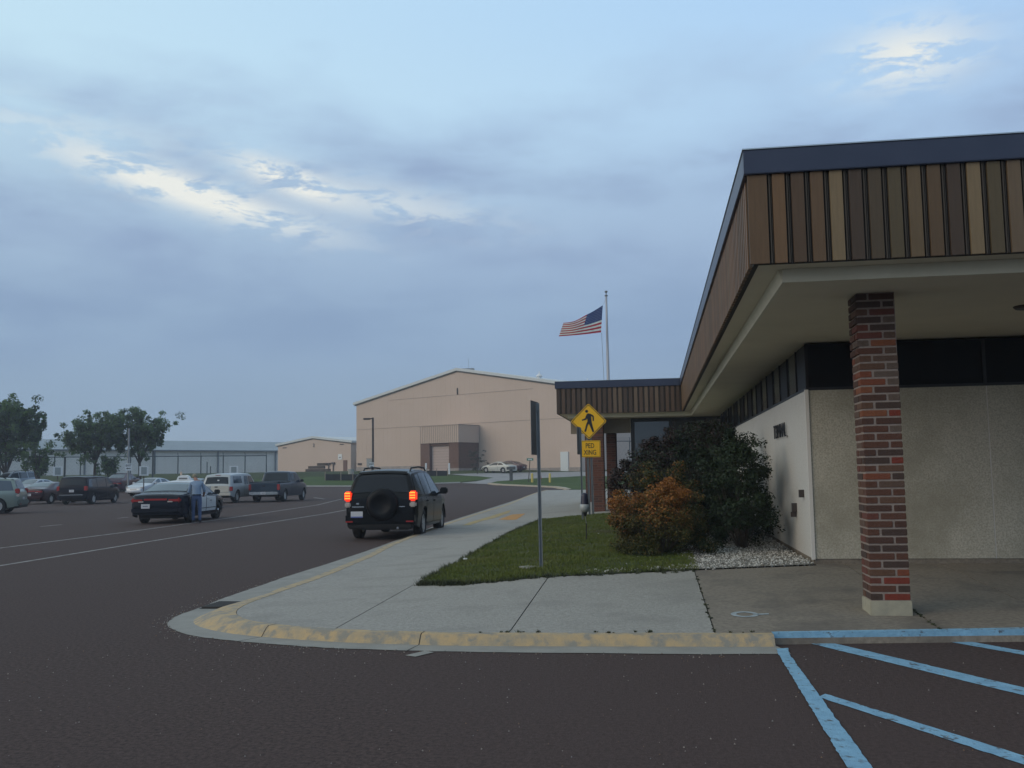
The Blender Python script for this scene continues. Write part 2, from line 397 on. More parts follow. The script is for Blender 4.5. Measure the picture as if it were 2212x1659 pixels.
# driveway up to the hangar
dr = [kC, kT, islK[1]] + [gr(*z5(*p)) for p in [(1380, 1140), (1700, 1110), (2140, 1090)]] + [(30, 103), (30, 135), gr(*z5(2140, 1050)), gr(*z5(1240, 1064)), gr(*z5(960, 1072)), gr(*z5(1100, 1085)), gr(*z5(1345, 1103)), gr(*z5(1200, 1135))]
tag(sheet('hangar_driveway', dr, .004, CONCF), kind='structure')
gl = [gr(*z5(*p)) for p in [(735, 1090), (1000, 1086), (1200, 1090), (1345, 1104), (1230, 1125), (1050, 1142), (900, 1148), (735, 1150)]]
tag(sheet('far_lawn', gl, .010, GRASSF), kind='structure')
gl2 = [gr(*z3(*p)) for p in [(860, 1222), (1640, 1222)]] + [gr(*z5(200, 1150)), gr(*z5(735, 1150)), gr(*z5(735, 1092)), gr(*z3(1500, 1060)), gr(*z3(1100, 1010)), gr(*z3(700, 1040)), gr(*z2(1900, 440)), gr(*z2(1300, 400)), gr(*z2(1300, 470))]
tag(sheet('kerb_lawn', [tuple(Vector(kA)-kdir*12), kA, kB, kC, gr(*z5(900, 1100)), gr(*z5(700, 1085)), gr(*z3(1640, 1045)), gr(*z3(800, 1045)), gr(*z2(1900, 420)), gr(*z2(1420, 420))], .006, GRASSF), kind='structure')
isl = islK + [(12, islK[-1][1]+3), (12, gr(*z5(2140, 1095))[1]+2), gr(*z5(2140, 1095)), gr(*z5(1700, 1118)), gr(*z5(1380, 1142))]
tag(sheet('island_lawn', isl, .10, GRASSF, depth=.15), kind='structure')
# far kerbs
def kerb_run(name, pts, wd, h, m, zf, label=None):
    v = []; f = []
    n = len(pts)
    for i, p in enumerate(pts):
        a = Vector(pts[max(i-1, 0)]); b = Vector(pts[min(i+1, n-1)]); d = (b-a).normalized(); s = Vector((-d.y, d.x))*wd/2; p = Vector(p)
        z = zf(*p)
        for q, zz in ((p+s, z-.06), (p+s*.9, z+h), (p-s*.9, z+h), (p-s, z-.06)): v.append((q.x, q.y, zz))
    for i in range(n-1):
        for j in range(3): a = i*4+j; f.append((a, a+1, a+5, a+4))
    f += [(0, 1, 2, 3), (4*n-1, 4*n-2, 4*n-3, 4*n-4)]
    o = newobj(name, v, f, m); return o
KC = mat('pale_kerb', (.36, .35, .33), .9, (.42, .405, .37), 2, 5)
tag(kerb_run('far_kerb', [kL, kA, kB, tuple(Vector(kB).lerp(Vector(kC), .85)), kC], .45, .10, KC, terr), kind='structure')
tag(kerb_run('island_kerb', islK, .42, .13, mat('pale_yellow_kerb', (.38, .33, .25), .9, (.42, .38, .31), 1.5, 5), terr), kind='structure')

# near platform: gutter, kerb, paving
G = [(6.5, 9.75)]  # unused start
gut = [(1.12, 8.73), (.3, 8.67), (-1.59, 8.65), (-2.66, 8.72), (-3.29, 8.83), (-3.95, 9.03), (-4.62, 9.32), (-5.14, 9.79), (-5.37, 10.17), (-5.52, 10.7)] + G_side
Tk = [(1.02, 9.22), (.3, 9.18), (-1.66, 9.10), (-2.4, 9.15), (-2.98, 9.22), (-3.66, 9.42), (-4.15, 9.67), (-4.47, 10.01), (-4.67, 10.38), (-4.78, 10.8), (-4.83, 11.3), (-4.86, 12.43), (-4.9, 14.03), (-5.08, 16.2), (-5.2, 17.65), (-5.5, 20.), (-5.85, 24.5), (-6.1, 28.7), (-6.5, 38.0), (-6.73, 44.7), (-7.6, 57.), (-8.3, 68.3), (-8.7, 79.)]
def smooth_line(p, n=4):
    out = []
    for i in range(len(p)-1):
        p0 = Vector(p[max(i-1, 0)]); p1 = Vector(p[i]); p2 = Vector(p[i+1]); p3 = Vector(p[min(i+2, len(p)-1)])
        for k in range(n):
            t = k/n; out.append(tuple(.5*((2*p1)+(p2-p0)*t+(2*p0-5*p1+4*p2-p3)*t*t+(3*p1-p0-3*p2+p3)*t**3)))
    out.append(tuple(p[-1])); return out
gutS = [(x+random.gauss(0, .004), y+random.gauss(0, .006)) for x, y in smooth_line(gut, 9)]; TS_ = smooth_line(Tk, 3)
tag(sheet('gutter', gutS + TS_[::-1], .005, GUT, zf=lambda x, y: 0., cuts=[]), kind='structure')
# kerb: sloping yellow face + top, outward from T
v = []; f = []; nT = len(TS_)
for i, p in enumerate(TS_):
    a = Vector(TS_[max(i-1, 0)]); b = Vector(TS_[min(i+1, nT-1)]); d = (b-a).normalized(); o_ = Vector((d.y, -d.x))
    if o_.dot(Vector((-1, -1))) < 0: o_ = -o_
    p = Vector(p); zt_ = plat(*p)
    tip = math.exp(-((p.x+4.75)**2+(p.y-10.6)**2)/.9)
    wf = .07+.22*tip; wt = .09+.10*tip
    if p.x < -4.6 and p.y > 12: wt = .16; wf = .03
    for q, zz in ((p, zt_-.02), (p, zt_+.002), (p+o_*wt, zt_), (p+o_*(wt+wf*.35), zt_-.022), (p+o_*(wt+wf), .003)): v.append((q.x, q.y, zz))
for i in range(nT-1):
    for j in range(4): a = i*5+j; f.append((a, a+1, a+6, a+5))
kb = tag(newobj('kerb', v, f, YEL, smooth=True, sharp=30), kind='structure')
# joints between kerb castings
# paving slabs
FR = [(1.02, 9.22), (2.55, 9.41), (3.79, 9.555), (5.6, 9.765), (7.5, 9.975), (9.5, 10.195)]
sub = TS_[::-1] + [(1.0, 9.30), (9.5, 10.25), (9.5, 14.6), (2.0, 14.6), (2.0, 31), (8, 31), (8, 79)]
tag(sheet('paving_bed', TS_[::-1] + FR[1:] + [(9.5, 14.4), (2.6, 14.4), (2.6, 31.5), (8, 32), (8, 79)], -.018, DIRT, zf=plat), kind='structure')
gT, gA, gB, gC, gD = (-3.08, 12.44), (-2.47, 12.27), (-1.41, 12.70), (.49, 13.29), (2.03, 13.72)
gE = (-2.17, 29.9); gF, gG, gH = (-3.42, 29.17), (-3.44, 22.72), (-3.14, 15.64)
def Tr(y0, y1):       # kerb line points on the side between two Y values
    return [p for p in TS_ if p[0] < -4.5 and y0 < p[1] < y1]
pave = empty('pavement', (0, 0, 0), None, None); tag(pave, kind='structure')
def slab(poly, m=CONC):
    o = sheet('slab', inset(poly, .007), 0, m, zf=plat, depth=.06, parent=pave); return o
def Tat(y):
    P_ = [p for p in TS_ if p[0] < -4.5 or p[1] > 11.]
    for a, b in zip(P_, P_[1:]):
        if a[1] <= y <= b[1]: t = (y-a[1])/(b[1]-a[1]); return (a[0]+(b[0]-a[0])*t, y)
j1a, j1b = (-3.19, 12.16), (-3.14, 9.27); j2a, j2b = gB, (-1.40, 9.115); j3a, j3b = gC, (.51, 9.20)
tipS = [p for p in TS_ if p[0] < -3.14 and p[1] < 12.3]
slab([j1b] + tipS + [Tat(12.35), (-3.16, 12.44)])
frontA = [p for p in TS_ if -3.14 < p[0] < -1.40 and p[1] < 9.5]; frontB = [p for p in TS_ if -1.40 < p[0] < .51 and p[1] < 9.5]
slab([(-3.16, 12.40), gA, gB, j2b] + frontA + [j1b])
slab([gB, gC, j3b] + frontB + [j2b])
ys = [12.35, 15.4, 18.6, 21.8, 25., 28.2, 31.6]
lawnL = [gT, gH, gG, gF]
def Lat(y):
    for a, b in zip(lawnL, lawnL[1:]):
        if a[1] <= y <= b[1]: t = (y-a[1])/(b[1]-a[1]); return (a[0]+(b[0]-a[0])*t, y)
    return (-3.08, y) if y < 13 else (-3.42, y)
for a, b in zip(ys, ys[1:]):
    l = [Tat(a)] + Tr(a+.05, b-.05) + [Tat(b)]
    r_ = [Lat(b)] + ([gG] if a < gG[1] < b else []) + ([gH] if a < gH[1] < b else []) + [Lat(max(a, 12.44))]
    if b > 31: r_ = [(-1.2, b), (-1.2, 30.1), gE, gF, Lat(a)]
    slab(l + r_)
ys2 = [31.6, 35, 38.4, 42, 46, 50, 55, 60, 66, 72, 78.5]
for a, b in zip(ys2, ys2[1:]):
    xr = 7.5
    slab([Tat(a)] + Tr(a+.1, b-.1) + [Tat(b), (0, b), (0, a)]); slab([(0, a), (0, b), (xr, b), (xr, a)])
# under the canopy : brown stained slabs
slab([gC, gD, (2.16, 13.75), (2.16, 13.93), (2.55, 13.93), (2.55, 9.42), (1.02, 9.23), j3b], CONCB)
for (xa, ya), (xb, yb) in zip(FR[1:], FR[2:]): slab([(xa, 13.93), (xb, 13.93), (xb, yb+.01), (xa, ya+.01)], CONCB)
# canopy-side kerb face (grey) with blue edge
v = []; f = []; fm = []
for i, (x, y) in enumerate(FR):
    v += [(x, y+.055, plat(x, y+.055)+.004), (x, y-.004, .1045), (x, y-.012, .055), (x, y-.03, -.01)]
for i in range(len(FR)-1):
    for j in range(3): a = i*4+j; f.append((a, a+1, a+5, a+4)); fm.append(0 if j < 2 else 1)
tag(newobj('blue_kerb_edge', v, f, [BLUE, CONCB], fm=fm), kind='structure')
def rough_poly(poly, step=.05, amp=.0028):
    out = []
    for i in range(len(poly)):
        a, b = Vector(poly[i]), Vector(poly[(i+1) % len(poly)]); n = max(1, int((b-a).length/step)); d = (b-a).normalized(); s_ = Vector((-d.y, d.x))
        for k in range(n): out.append(tuple(a.lerp(b, k/n)+s_*(random.gauss(0, amp) if k else 0)))
    return out
def paint(name, poly, m, dz=.004, zf=terr, lab=None):
    if name == 'blue_line': poly = rough_poly(poly)
    return tag(sheet(name, poly, dz, m, zf=zf, cuts=[] if zf is not terr else None), kind='structure')
fl = lambda x, y: 0.
paint('blue_line', [(1.02, 8.95), (1.13, 8.99), (1.10, 8.71), (1.10, 5.5), (1.05, 3.0), (.92, 3.0), (.97, 5.5), (1.01, 8.71)], BLUE, .0085, fl)
paint('blue_line', [(1.22, 9.27), (1.30, 9.30), (1.44, 9.50), (2.60, 7.50), (3.3, 6.3), (3.22, 6.13), (2.49, 7.29), (1.33, 9.30)][1:], BLUE, .0045, fl)
paint('blue_line', [(1.09, 7.13), (1.15, 7.23), (1.97, 5.80), (2.7, 4.55), (2.63, 4.42), (1.90, 5.65)], BLUE, .0045, fl)
paint('blue_line', [(2.62, 9.39), (2.80, 9.42), (3.09, 8.98), (4.4, 6.9), (4.33, 6.72), (3.02, 8.81)], BLUE, .004, fl)
def stripe(pts, wd, m, dz=.004):
    l = []; r_ = []
    for i, p in enumerate(pts):
        a = Vector(pts[max(i-1, 0)]); b = Vector(pts[min(i+1, len(pts)-1)]); d = (b-a).normalized(); s = Vector((-d.y, d.x))*wd/2
        l.append(tuple(Vector(p)+s)); r_.append(tuple(Vector(p)-s))
    paint('white_line', l+r_[::-1], m, dz, fl)
stripe([(-12.0, 8), (-12.2, 16.7), (-12.7, 23.5), (-13.6, 39.2), (-14.8, 50)], .11, WLINE)
stripe([(-15.3, 12), (-15.35, 20.9), (-15.6, 26.6), (-16.4, 36.), (-18.0, 50), (-20.6, 62.1)], .11, WLINE)
stripe([(-20.8, 30.5), (-20.8, 31.7)], .12, WLINE); stripe([(-21.4, 36.3), (-21.5, 37.3)], .12, WLINE)
stripe([gr(*z2(2060, 612)), gr(*z2(2170, 628))], .15, WLINE)
stripe([(-2.05, 8.64), (-2.17, 8.42)], .12, GUT, .006)
for k in range(7):
    x = -24-k*2.9; stripe([(x, 56.5-k*.2), (x-.5, 62)], .1, WLINE)
tp = [pl(*zb(*p)) for p in [(1275, 440), (1400, 393), (1525, 383), (1440, 440)]]
tag(sheet('orange_paint_patch', tp, .004, mat('orange_paint', (.40, .20, .055), .85, (.52, .27, .07), 6, 9), zf=plat), kind='structure')
tp = [pl(*zb(*p)) for p in [(940, 495), (1010, 465), (1130, 430), (1390, 350), (1375, 375), (1240, 425), (1130, 450), (1020, 488)]]
tag(sheet('yellow_paint_patch', tp, .0045, mat('dull_yellow_paint', (.30, .235, .12), .85, (.42, .31, .12), 5, 9), zf=plat), kind='structure')
# sprayed white mark on the brown slab (a number-like loop)
c0 = pl(*z7(430, 222)); v = []; f = []
n_ = 28
for i in range(n_):
    t = 2*math.pi*i/n_
    for rr in (.085, .14): v.append((c0[0]-.02+rr*math.cos(t)*1.0, c0[1]+rr*math.sin(t)*1.1, 0))
for i in range(n_): a = 2*i; b = 2*((i+1) % n_); f.append((a, a+1, b+1, b))
m0 = len(v); v += [(c0[0]+.10, c0[1]+.03, 0), (c0[0]+.22, c0[1]+.06, 0), (c0[0]+.22, c0[1]-.0, 0), (c0[0]+.10, c0[1]-.04, 0)]; f.append((m0, m0+1, m0+2, m0+3))
v = [(a, b, plat(a, b)+.004) for a, b, _ in v]
tag(newobj('sprayed_mark', v, f, mat('worn_white_spray', (.22, .26, .27), .9, (.40, .45, .47), 14, 8)), kind='structure')
# storm drain
dq = [(-5.47, 11.30), (-5.14, 11.22), (-5.20, 11.70), (-5.53, 11.82)]
dro = empty('storm_drain', (-5.33, 11.5, .008), 'black iron storm drain grate set in the gutter at the pavement corner', 'drain')
mb = MB(); mb.box(-.20, .20, -.27, .27, .0, .004); mb.build('frame', BLK, dro)
for k in range(8):
    mb = MB(); y0 = -.245+k*.065; mb.box(-.18, .18, y0, y0+.032, .005, .022); mb.build('bar', mat('drain_iron', (.03, .028, .026), .7), dro)
# ------------------------------------------------------------------ lawn
lawn_poly = [gT, gA, gB, gC, (1.5, 13.6), (2.1, 13.9), (2.1, 31.3), (-1.2, 30.05), gE, gF, gG, gH]
tag(sheet('lawn', lawn_poly, .012, mat('lawn_soil', (.04, .05, .018), .95, (.06, .066, .026), 2, 6), zf=plat), kind='structure')
def grass(name, poly, n, hmin, hmax, zoff, label):
    P_ = np.array(poly); mn, mxx = P_.min(0), P_.max(0); k = int(n*2.2)
    x = rng.uniform(mn[0], mxx[0], k); y = mn[1]+(mxx[1]-mn[1])*rng.random(k)**1.5
    grav = (x > .25+.25*np.sin(y*3)) & (y < 20)
    keep = inpoly(x, y, poly) & ~((x > .55) & (y < 21)); x = x[keep][:n]; y = y[keep][:n]; n = len(x)
    z = np.array([plat(a, b) for a, b in zip(x, y)])+zoff
    cl = .5+.5*np.sin(x*5.1+1.3*np.sin(y*3.3))*np.sin(y*4.7+x)
    h = rng.uniform(hmin, hmax, n)*(.65+.6*cl); a = rng.uniform(0, 2*np.pi, n); wd = rng.uniform(.004, .008, n)
    lean = rng.normal(0, .4, (n, 2))*h[:, None]
    V = np.empty((n, 3, 3))
    V[:, 0] = np.c_[x-np.cos(a)*wd, y-np.sin(a)*wd, z]; V[:, 1] = np.c_[x+np.cos(a)*wd, y+np.sin(a)*wd, z]; V[:, 2] = np.c_[x+lean[:, 0], y+lean[:, 1], z+h]
    me = bpy.data.meshes.new(name); me.vertices.add(3*n); me.vertices.foreach_set('co', V.reshape(-1))
    me.loops.add(3*n); me.loops.foreach_set('vertex_index', np.arange(3*n)); me.polygons.add(n)
    me.polygons.foreach_set('loop_start', np.arange(0, 3*n, 3)); me.polygons.foreach_set('loop_total', np.full(n, 3)); me.update()
    me.materials.append(GRASSM); o = bpy.data.objects.new(name, me); COL.objects.link(o)
    return tag(o, label, 'grass', kind='stuff')
grass('grass', lawn_poly, 150000, .025, .06, .0, 'short green lawn grass between pavement and shrubs')
# ragged weeds along the lawn edge
def weeds(name, pts, n, label, sc=1.):
    v = []; f = []; k = 0
    for _ in range(n):
        i = random.randrange(len(pts)-1); t = random.random(); p = Vector(pts[i]).lerp(Vector(pts[i+1]), t)
        cx_, cy_ = p.x+random.gauss(0, .03*min(1, sc*1.2)), p.y+random.gauss(0, .05*sc); s = random.uniform(.4, 1.5)*sc
        for b in range(14):
            a = random.uniform(0, 6.28); l = random.uniform(.03, .06)*s; x0, y0 = cx_+random.gauss(0, .02*s), cy_+random.gauss(0, .02*s); z = plat(x0, y0)
            v += [(x0-.006*math.sin(a), y0+.006*math.cos(a), z), (x0+.006*math.sin(a), y0-.006*math.cos(a), z), (x0+l*.9*math.cos(a), y0+l*.9*math.sin(a), z+l)]; f.append((k, k+1, k+2)); k += 3
    return tag(newobj(name, v, f, mat('edge_weed', (.040, .052, .022), .9, (.065, .07, .035), 3, 4)), label, 'weeds', kind='stuff')
weeds('edge_weeds', [gA, gT, gH, gG, gF], 420, 'ragged dark weeds along the lawn edge beside the pavement')
weeds('edge_weeds', [gT, gA, gB, gC], 160, 'low weeds along the front edge of the lawn')
# white gravel
def gravel():
    ico = bmesh.new(); bmesh.ops.create_icosphere(ico, subdivisions=1, radius=1); iv = np.array([v_.co[:] for v_ in ico.verts]); fi = np.array([[q.index for q in f_.verts] for f_ in ico.faces]); ico.free()
    pts = []
    while len(pts) < 11000:
        x = random.uniform(-1.3, 2.12); y = random.uniform(12.6, 20.5)
        edge = 12.7+(x+1.41)*.31
        if y < edge+.0-(.07 if x > .4 and random.random() < .04 else 0): continue
        if x > .35+.2*math.sin(y*2.3): dens = 1
        elif y < edge+.38+.14*math.sin(x*7) and y > edge+.1: dens = .75+.25*min(1, (x+1.2)/1.5)
        else: dens = .015
        if x < .35: dens *= max(.0, min(1, (x+1.35)/1.3))
        if random.random() < dens: pts.append((x, y))
    nS = len(pts); P_ = np.array([(x, y, plat(x, y)+random.uniform(.0, .022)) for x, y in pts])
    S_ = rng.uniform(.007, .019, (nS, 1, 1))*rng.uniform(.6, 1.2, (nS, 1, 3)); jit = 1+rng.normal(0, .12, (nS, 12, 1))
    V = (iv[None]*jit*S_+P_[:, None]).reshape(-1, 3); F = (fi[None]+np.arange(nS)[:, None, None]*12).reshape(-1, 3)
    me = bpy.data.meshes.new('gravel'); me.vertices.add(len(V)); me.vertices.foreach_set('co', V.reshape(-1)); m = len(F)
    me.loops.add(3*m); me.loops.foreach_set('vertex_index', F.reshape(-1)); me.polygons.add(m)
    me.polygons.foreach_set('loop_start', np.arange(0, 3*m, 3)); me.polygons.foreach_set('loop_total', np.full(m, 3)); me.update()
    for q in (mat('white_stone', (.46, .45, .42), .9, (.62, .61, .57), 9, 3), mat('grey_stone', (.25, .245, .225), .9, (.36, .35, .32), 9, 3), mat('dirty_stone', (.11, .10, .08), .9, (.17, .155, .13), 9, 3)): me.materials.append(q)
    mi = np.repeat(rng.choice(3, nS, p=[.50, .32, .18]), len(fi)); me.polygons.foreach_set('material_index', mi.astype(np.int32)); o = bpy.data.objects.new('gravel', me); COL.objects.link(o)
    tag(o, 'white crushed stone bed below the shrubs and along the terminal wall', 'gravel', kind='stuff')
gravel()
tag(sheet('gravel_bed', [(.5, 13.30), (2.1, 13.75), (2.1, 20.5), (.3, 20.5), (.4, 16)], .016, mat('gravel_base', (.09, .085, .07), .95, (.26, .25, .225), 40, 5), zf=plat), kind='structure')
# ------------------------------------------------------------------ terminal building
WX, WY, ZS, ZF0, ZF1, ZT = 2.14, 13.96, 3.365, 3.485, 4.33, 4.56
FX, FY, WFY, WXL, XE = .97, 9.05, 31.7, -3.12, 9.4
bld = empty('terminal_building', (WX, WY, 0), 'low brown terminal building with batten fascia, navy roof edge and deep canopy', 'building')
bld.location = (0, 0, 0)
BY1 = 46.
mb = MB()
mb.box(WX+.06, XE, WY+.06, BY1, 0, 3.30); mb.build('core', BLKP, bld)
# walls
px0 = [WX, 4.535, 6.93, XE]
for a, b in zip(px0, px0[1:]):
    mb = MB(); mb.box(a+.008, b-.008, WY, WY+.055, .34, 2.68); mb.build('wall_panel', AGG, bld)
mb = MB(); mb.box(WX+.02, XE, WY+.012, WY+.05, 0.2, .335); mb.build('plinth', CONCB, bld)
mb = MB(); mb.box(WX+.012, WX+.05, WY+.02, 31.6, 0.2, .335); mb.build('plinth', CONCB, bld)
sy = [WY, 17.6, 21.3, 25., 28.6, 31.6]
for a, b in zip(sy, sy[1:]):
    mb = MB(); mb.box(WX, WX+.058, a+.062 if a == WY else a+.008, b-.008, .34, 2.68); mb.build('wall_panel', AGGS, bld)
for x in px0[1:3]:
    mb = MB(); mb.box(x-.008, x+.008, WY+.006, WY+.02, .34, 2.68); mb.build('joint_bead', WHITE, bld)
mb = MB(); mb.box(WX-.018, WX+.03, WY-.018, WY+.03, .33, 2.69); mb.build('corner_bead', WHITE, bld)
# clerestory
mb = MB(); mb.box(WX+.03, XE, WY+.03, WY+.05, 2.72, ZS-.03); mb.build('clerestory_glass', BLKG, bld)
for a in (4.53, 6.93):
    mb = MB(); mb.box(a-.02, a+.02, WY+.012, WY+.03, 2.72, ZS-.03); mb.build('mullion', BLKP, bld)
mb = MB(); mb.box(WX-.004, XE, WY-.004, WY+.05, 2.682, 2.72); mb.build('window_sill', BLKP, bld)
mb = MB(); mb.box(WX-.004, WX+.05, WY+.052, 31.6, 2.682, 2.72); mb.build('window_sill', BLKP, bld)
y = WY+.05; k = 0
while y < 31.3:
    mb = MB(); mb.box(WX+.03, WX+.045, y+.03, min(y+.93, 31.5), 2.722, ZS-.02); mb.build('window_pane', mat('clerestory_pane', (.018, .026, .028), .18, spec=.6) if k % 2 else BLKG, bld)
    mb = MB(); mb.box(WX+.012, WX+.05, y-.022, y+.022, 2.722, ZS-.02); mb.build('mullion', mat('dull_dark_mullion', (.022, .021, .022), .95, spec=.1), bld)
    y += .96; k += 1
# soffits
LX, LY = 1.26, 9.35
mb = MB(); mb.box(LX, XE, LY, WY+.3, ZS, ZS+.06); mb.box(LX, WX+.3, WY+.3, WFY+1.2, ZS, ZS+.06)
mb.box(-2.8, LX-.002, WFY+.30, BY1, ZS, ZS+.06); mb.build('soffit', SOFF, bld)
mb = MB(); mb.prism([(LX-.035, ZF0), (LX, ZS-.002), (LX+.03, ZS-.002), (LX+.03, ZF0)], LY-.0, WFY+.3).build('soffit_drop', TRIM, bld)
mb = MB(U=(0, 1, 0), V=(1, 0, 0)); mb.prism([(LY-.035, ZF0), (LY, ZS-.002), (LY+.03, ZS-.002), (LY+.03, ZF0)], LX, XE).build('soffit_drop', TRIM, bld)
mb = MB(U=(0, 1, 0), V=(1, 0, 0)); mb.prism([(WFY+.265, ZF0), (WFY+.30, ZS-.002), (WFY+.33, ZS-.002), (WFY+.33, ZF0)], -2.8, LX).build('soffit_drop', TRIM, bld)
mb = MB(); mb.box(FX+.02, XE, FY+.02, LY+.05, ZF0+.002, ZF0+.04); mb.box(FX+.02, LX+.05, FY+.05, WFY+.4, ZF0+.004, ZF0+.042)
mb.box(WXL+.02, LX+.02, WFY+.02, WFY+.5, ZF0+.006, ZF0+.044); mb.box(WXL+.02, -2.78, WFY+.5, BY1, ZF0+.006, ZF0+.044); mb.build('soffit_strip', SOFF, bld)
# roof slab and fascia backing, cap
mb = MB(); mb.box(FX+.05, XE, FY+.05, BY1, ZF0+.05, ZT-.03); mb.box(WXL+.05, FX+.04, WFY+.05, BY1, ZF0+.05, ZT-.032); mb.build('roof', BACK, bld)
mb = MB(); mb.box(FX+.0, XE, FY+.0, FY+.045, ZF0, ZF1); mb.box(FX, FX+.045, FY+.05, WFY+.045, ZF0, ZF1)
mb.box(WXL, FX-.002, WFY, WFY+.045, ZF0, ZF1); mb.box(WXL, WXL+.045, WFY+.05, BY1, ZF0, ZF1); mb.build('fascia_backing', BACK, bld)
for nm, bx in (('a', (FX-.065, XE, FY-.065, FY+.0)), ('b', (FX-.065, FX+.0, FY+.002, WFY-.07)), ('c', (WXL-.065, FX-.0, WFY-.068, WFY+.0)), ('d', (WXL-.065, WXL, WFY+.002, BY1))):
    mb = MB(); mb.box(bx[0], bx[1], bx[2], bx[3], ZF1, ZT); mb.build('roof_edge_cap', NAVY, bld, bevel=.006)
mb = MB(); mb.box(FX-.075, XE, FY-.075, FY+.1, ZT+.001, ZT+.012); mb.box(FX-.075, FX+.1, FY+.1, WFY-.08, ZT+.001, ZT+.012)
mb.box(WXL-.075, FX+.1, WFY-.078, WFY+.1, ZT+.001, ZT+.012); mb.build('gravel_stop', mat('pale_metal_edge', (.45, .5, .52), .35, metal=.6), bld)
# boards
def board_me(mi, wd=.112):
    mb = MB(); H_ = ZF1-ZF0-.004
    mb.box(0, wd, -.034, 0, 0, H_); mb.box(wd+.016, wd+.028, -.026, 0, 0, H_); mb.box(wd+.036, wd+.043, -.016, 0, 0, H_)
    o = mb.build('board', [BOARDM[mi], mat('dark_rib', (.060, .046, .032), .7)]); me = o.data
    for p in me.polygons:
        if p.center.x > wd+.005: p.material_index = 1
    bpy.data.objects.remove(o); return me
BME = [board_me(i) for i in range(len(BOARDM))]
PITCHB = .1715
seq = [0, 1, 2, 4, 5, 6, 7, 8, 3, 5, 4, 7, 9, 6, 10, 2, 1, 8, 5, 3]
wide = board_me(2, .175)
fromme('board', wide, bld, (FX-.034, FY, ZF0+.002))
for k in range(int((XE-FX-.2)/PITCHB)):
    fromme('board', BME[seq[k % len(seq)]], bld, (FX+.19+k*PITCHB, FY, ZF0+.002))
sq2 = [0, 3, 0, 2, 0, 2, 8, 0, 0, 3, 2, 0, 2, 0, 3, 0]
for k in range(int((WFY-FY-.1)/PITCHB)):
    fromme('board', BME[random.choice(sq2)], bld, (FX, WFY-.06-k*PITCHB, ZF0+.002), (0, 0, -math.pi/2))
wq = [15, 13, 12, 13, 12, 14, 12, 13, 13, 12, 13, 14, 14, 12, 12, 14, 13, 14, 13, 14, 12, 13, 13, 12, 15]
for k in range(24):
    fromme('board', BME[wq[k]], bld, (WXL-.02+k*PITCHB*.99, WFY, ZF0+.002))
# small ceiling fixture in the soffit
lp_ = atY(2200, 664, 11.4)
mb = MB(); c = (float(lp_[0])+.1, 11.4, ZS-.03); mb.lathe([(.0, 0), (.13, 0), (.15, .02), (.15, .035)], 20, c); tag(mb.build('soffit_light', DKBR, smooth=True), 'round dark unlit light fixture on the canopy soffit', 'light fixture')
# wing: glass entrance, beam, piers
mb = MB(); mb.box(-2.8, -.78, 33.0, 33.3, 2.88, ZS-.005); mb.build('beam', mat('tan_beam', (.25, .215, .165), .85), bld)
mb = MB(); mb.box(-.76, WX, 33.0, 33.12, 3.24, ZS-.005); mb.box(-.76, -.64, 33.0, 33.12, .28, 3.238); mb.box(.55, .67, 33.0, 33.12, .28, 3.238); mb.box(1.5, 1.6, 33.0, 33.12, .28, 3.238); mb.build('window_frame', BLKP, bld)
for a, b in ((-.63, .54), (.68, 1.49), (1.61, WX)):
    mb = MB(); mb.box(a, b, 33.05, 33.065, .28, 3.238); mb.build('window_pane', mat('entrance_glass', (.03, .04, .05), .05, spec=1.), bld)
mb = MB(); mb.box(-.76, -.70, 33.14, 42, .28, ZS-.005); mb.build('glass_wall_side', BLKG, bld)
def brickmat():
    m = bpy.data.materials.new('pier_brick'); m.use_nodes = True; t = m.node_tree; b = t.nodes['Principled BSDF']; b.inputs['Roughness'].default_value = .9
    tcn = t.nodes.new('ShaderNodeTexCoord'); br = t.nodes.new('ShaderNodeTexBrick'); mp = t.nodes.new('ShaderNodeMapping'); mp.inputs['Rotation'].default_value = (math.pi/2, 0, 0)
    sx = t.nodes.new('ShaderNodeSeparateXYZ'); cx_ = t.nodes.new('ShaderNodeCombineXYZ'); ad = t.nodes.new('ShaderNodeMath')
    t.links.new(tcn.outputs['Object'], sx.inputs[0]); t.links.new(sx.outputs[0], ad.inputs[0]); t.links.new(sx.outputs[1], ad.inputs[1]); t.links.new(ad.outputs[0], cx_.inputs[0]); t.links.new(sx.outputs[2], cx_.inputs[1])
    t.links.new(cx_.outputs[0], br.inputs['Vector']); br.inputs['Scale'].default_value = 1; br.inputs['Brick Width'].default_value = .26; br.inputs['Row Height'].default_value = .078; br.inputs['Mortar Size'].default_value = .008
    br.inputs['Color1'].default_value = (.14, .05, .032, 1); br.inputs['Color2'].default_value = (.06, .028, .022, 1); br.inputs['Mortar'].default_value = (.13, .09, .075, 1)
    t.links.new(br.outputs[0], b.inputs['Base Color']); return m
PB = brickmat()
def pier(x0, x1, y0, y1, label):
    t = empty('brick_pier', ((x0+x1)/2, y0, plat(x0, y0)), label, 'pier', group='brick piers of the wing canopy')
    mb = MB(); z0 = plat(x0, y0); mb.box(x0-(x0+x1)/2, x1-(x0+x1)/2, 0, y1-y0, -.02, ZS-z0-.005); mb.build('shaft', PB, t); return t
pier(-2.06, -1.66, 31.4+.75, 32.9, 'reddish brick pier behind the pedestrian sign post')
pier(-1.62, -1.30, 33.4, 34.6, 'dark brick pier standing just right of and behind the reddish one')
pier(-3.42+.3, -2.75, 44.2, 44.8, 'distant brick pier beside the yellow bollard')
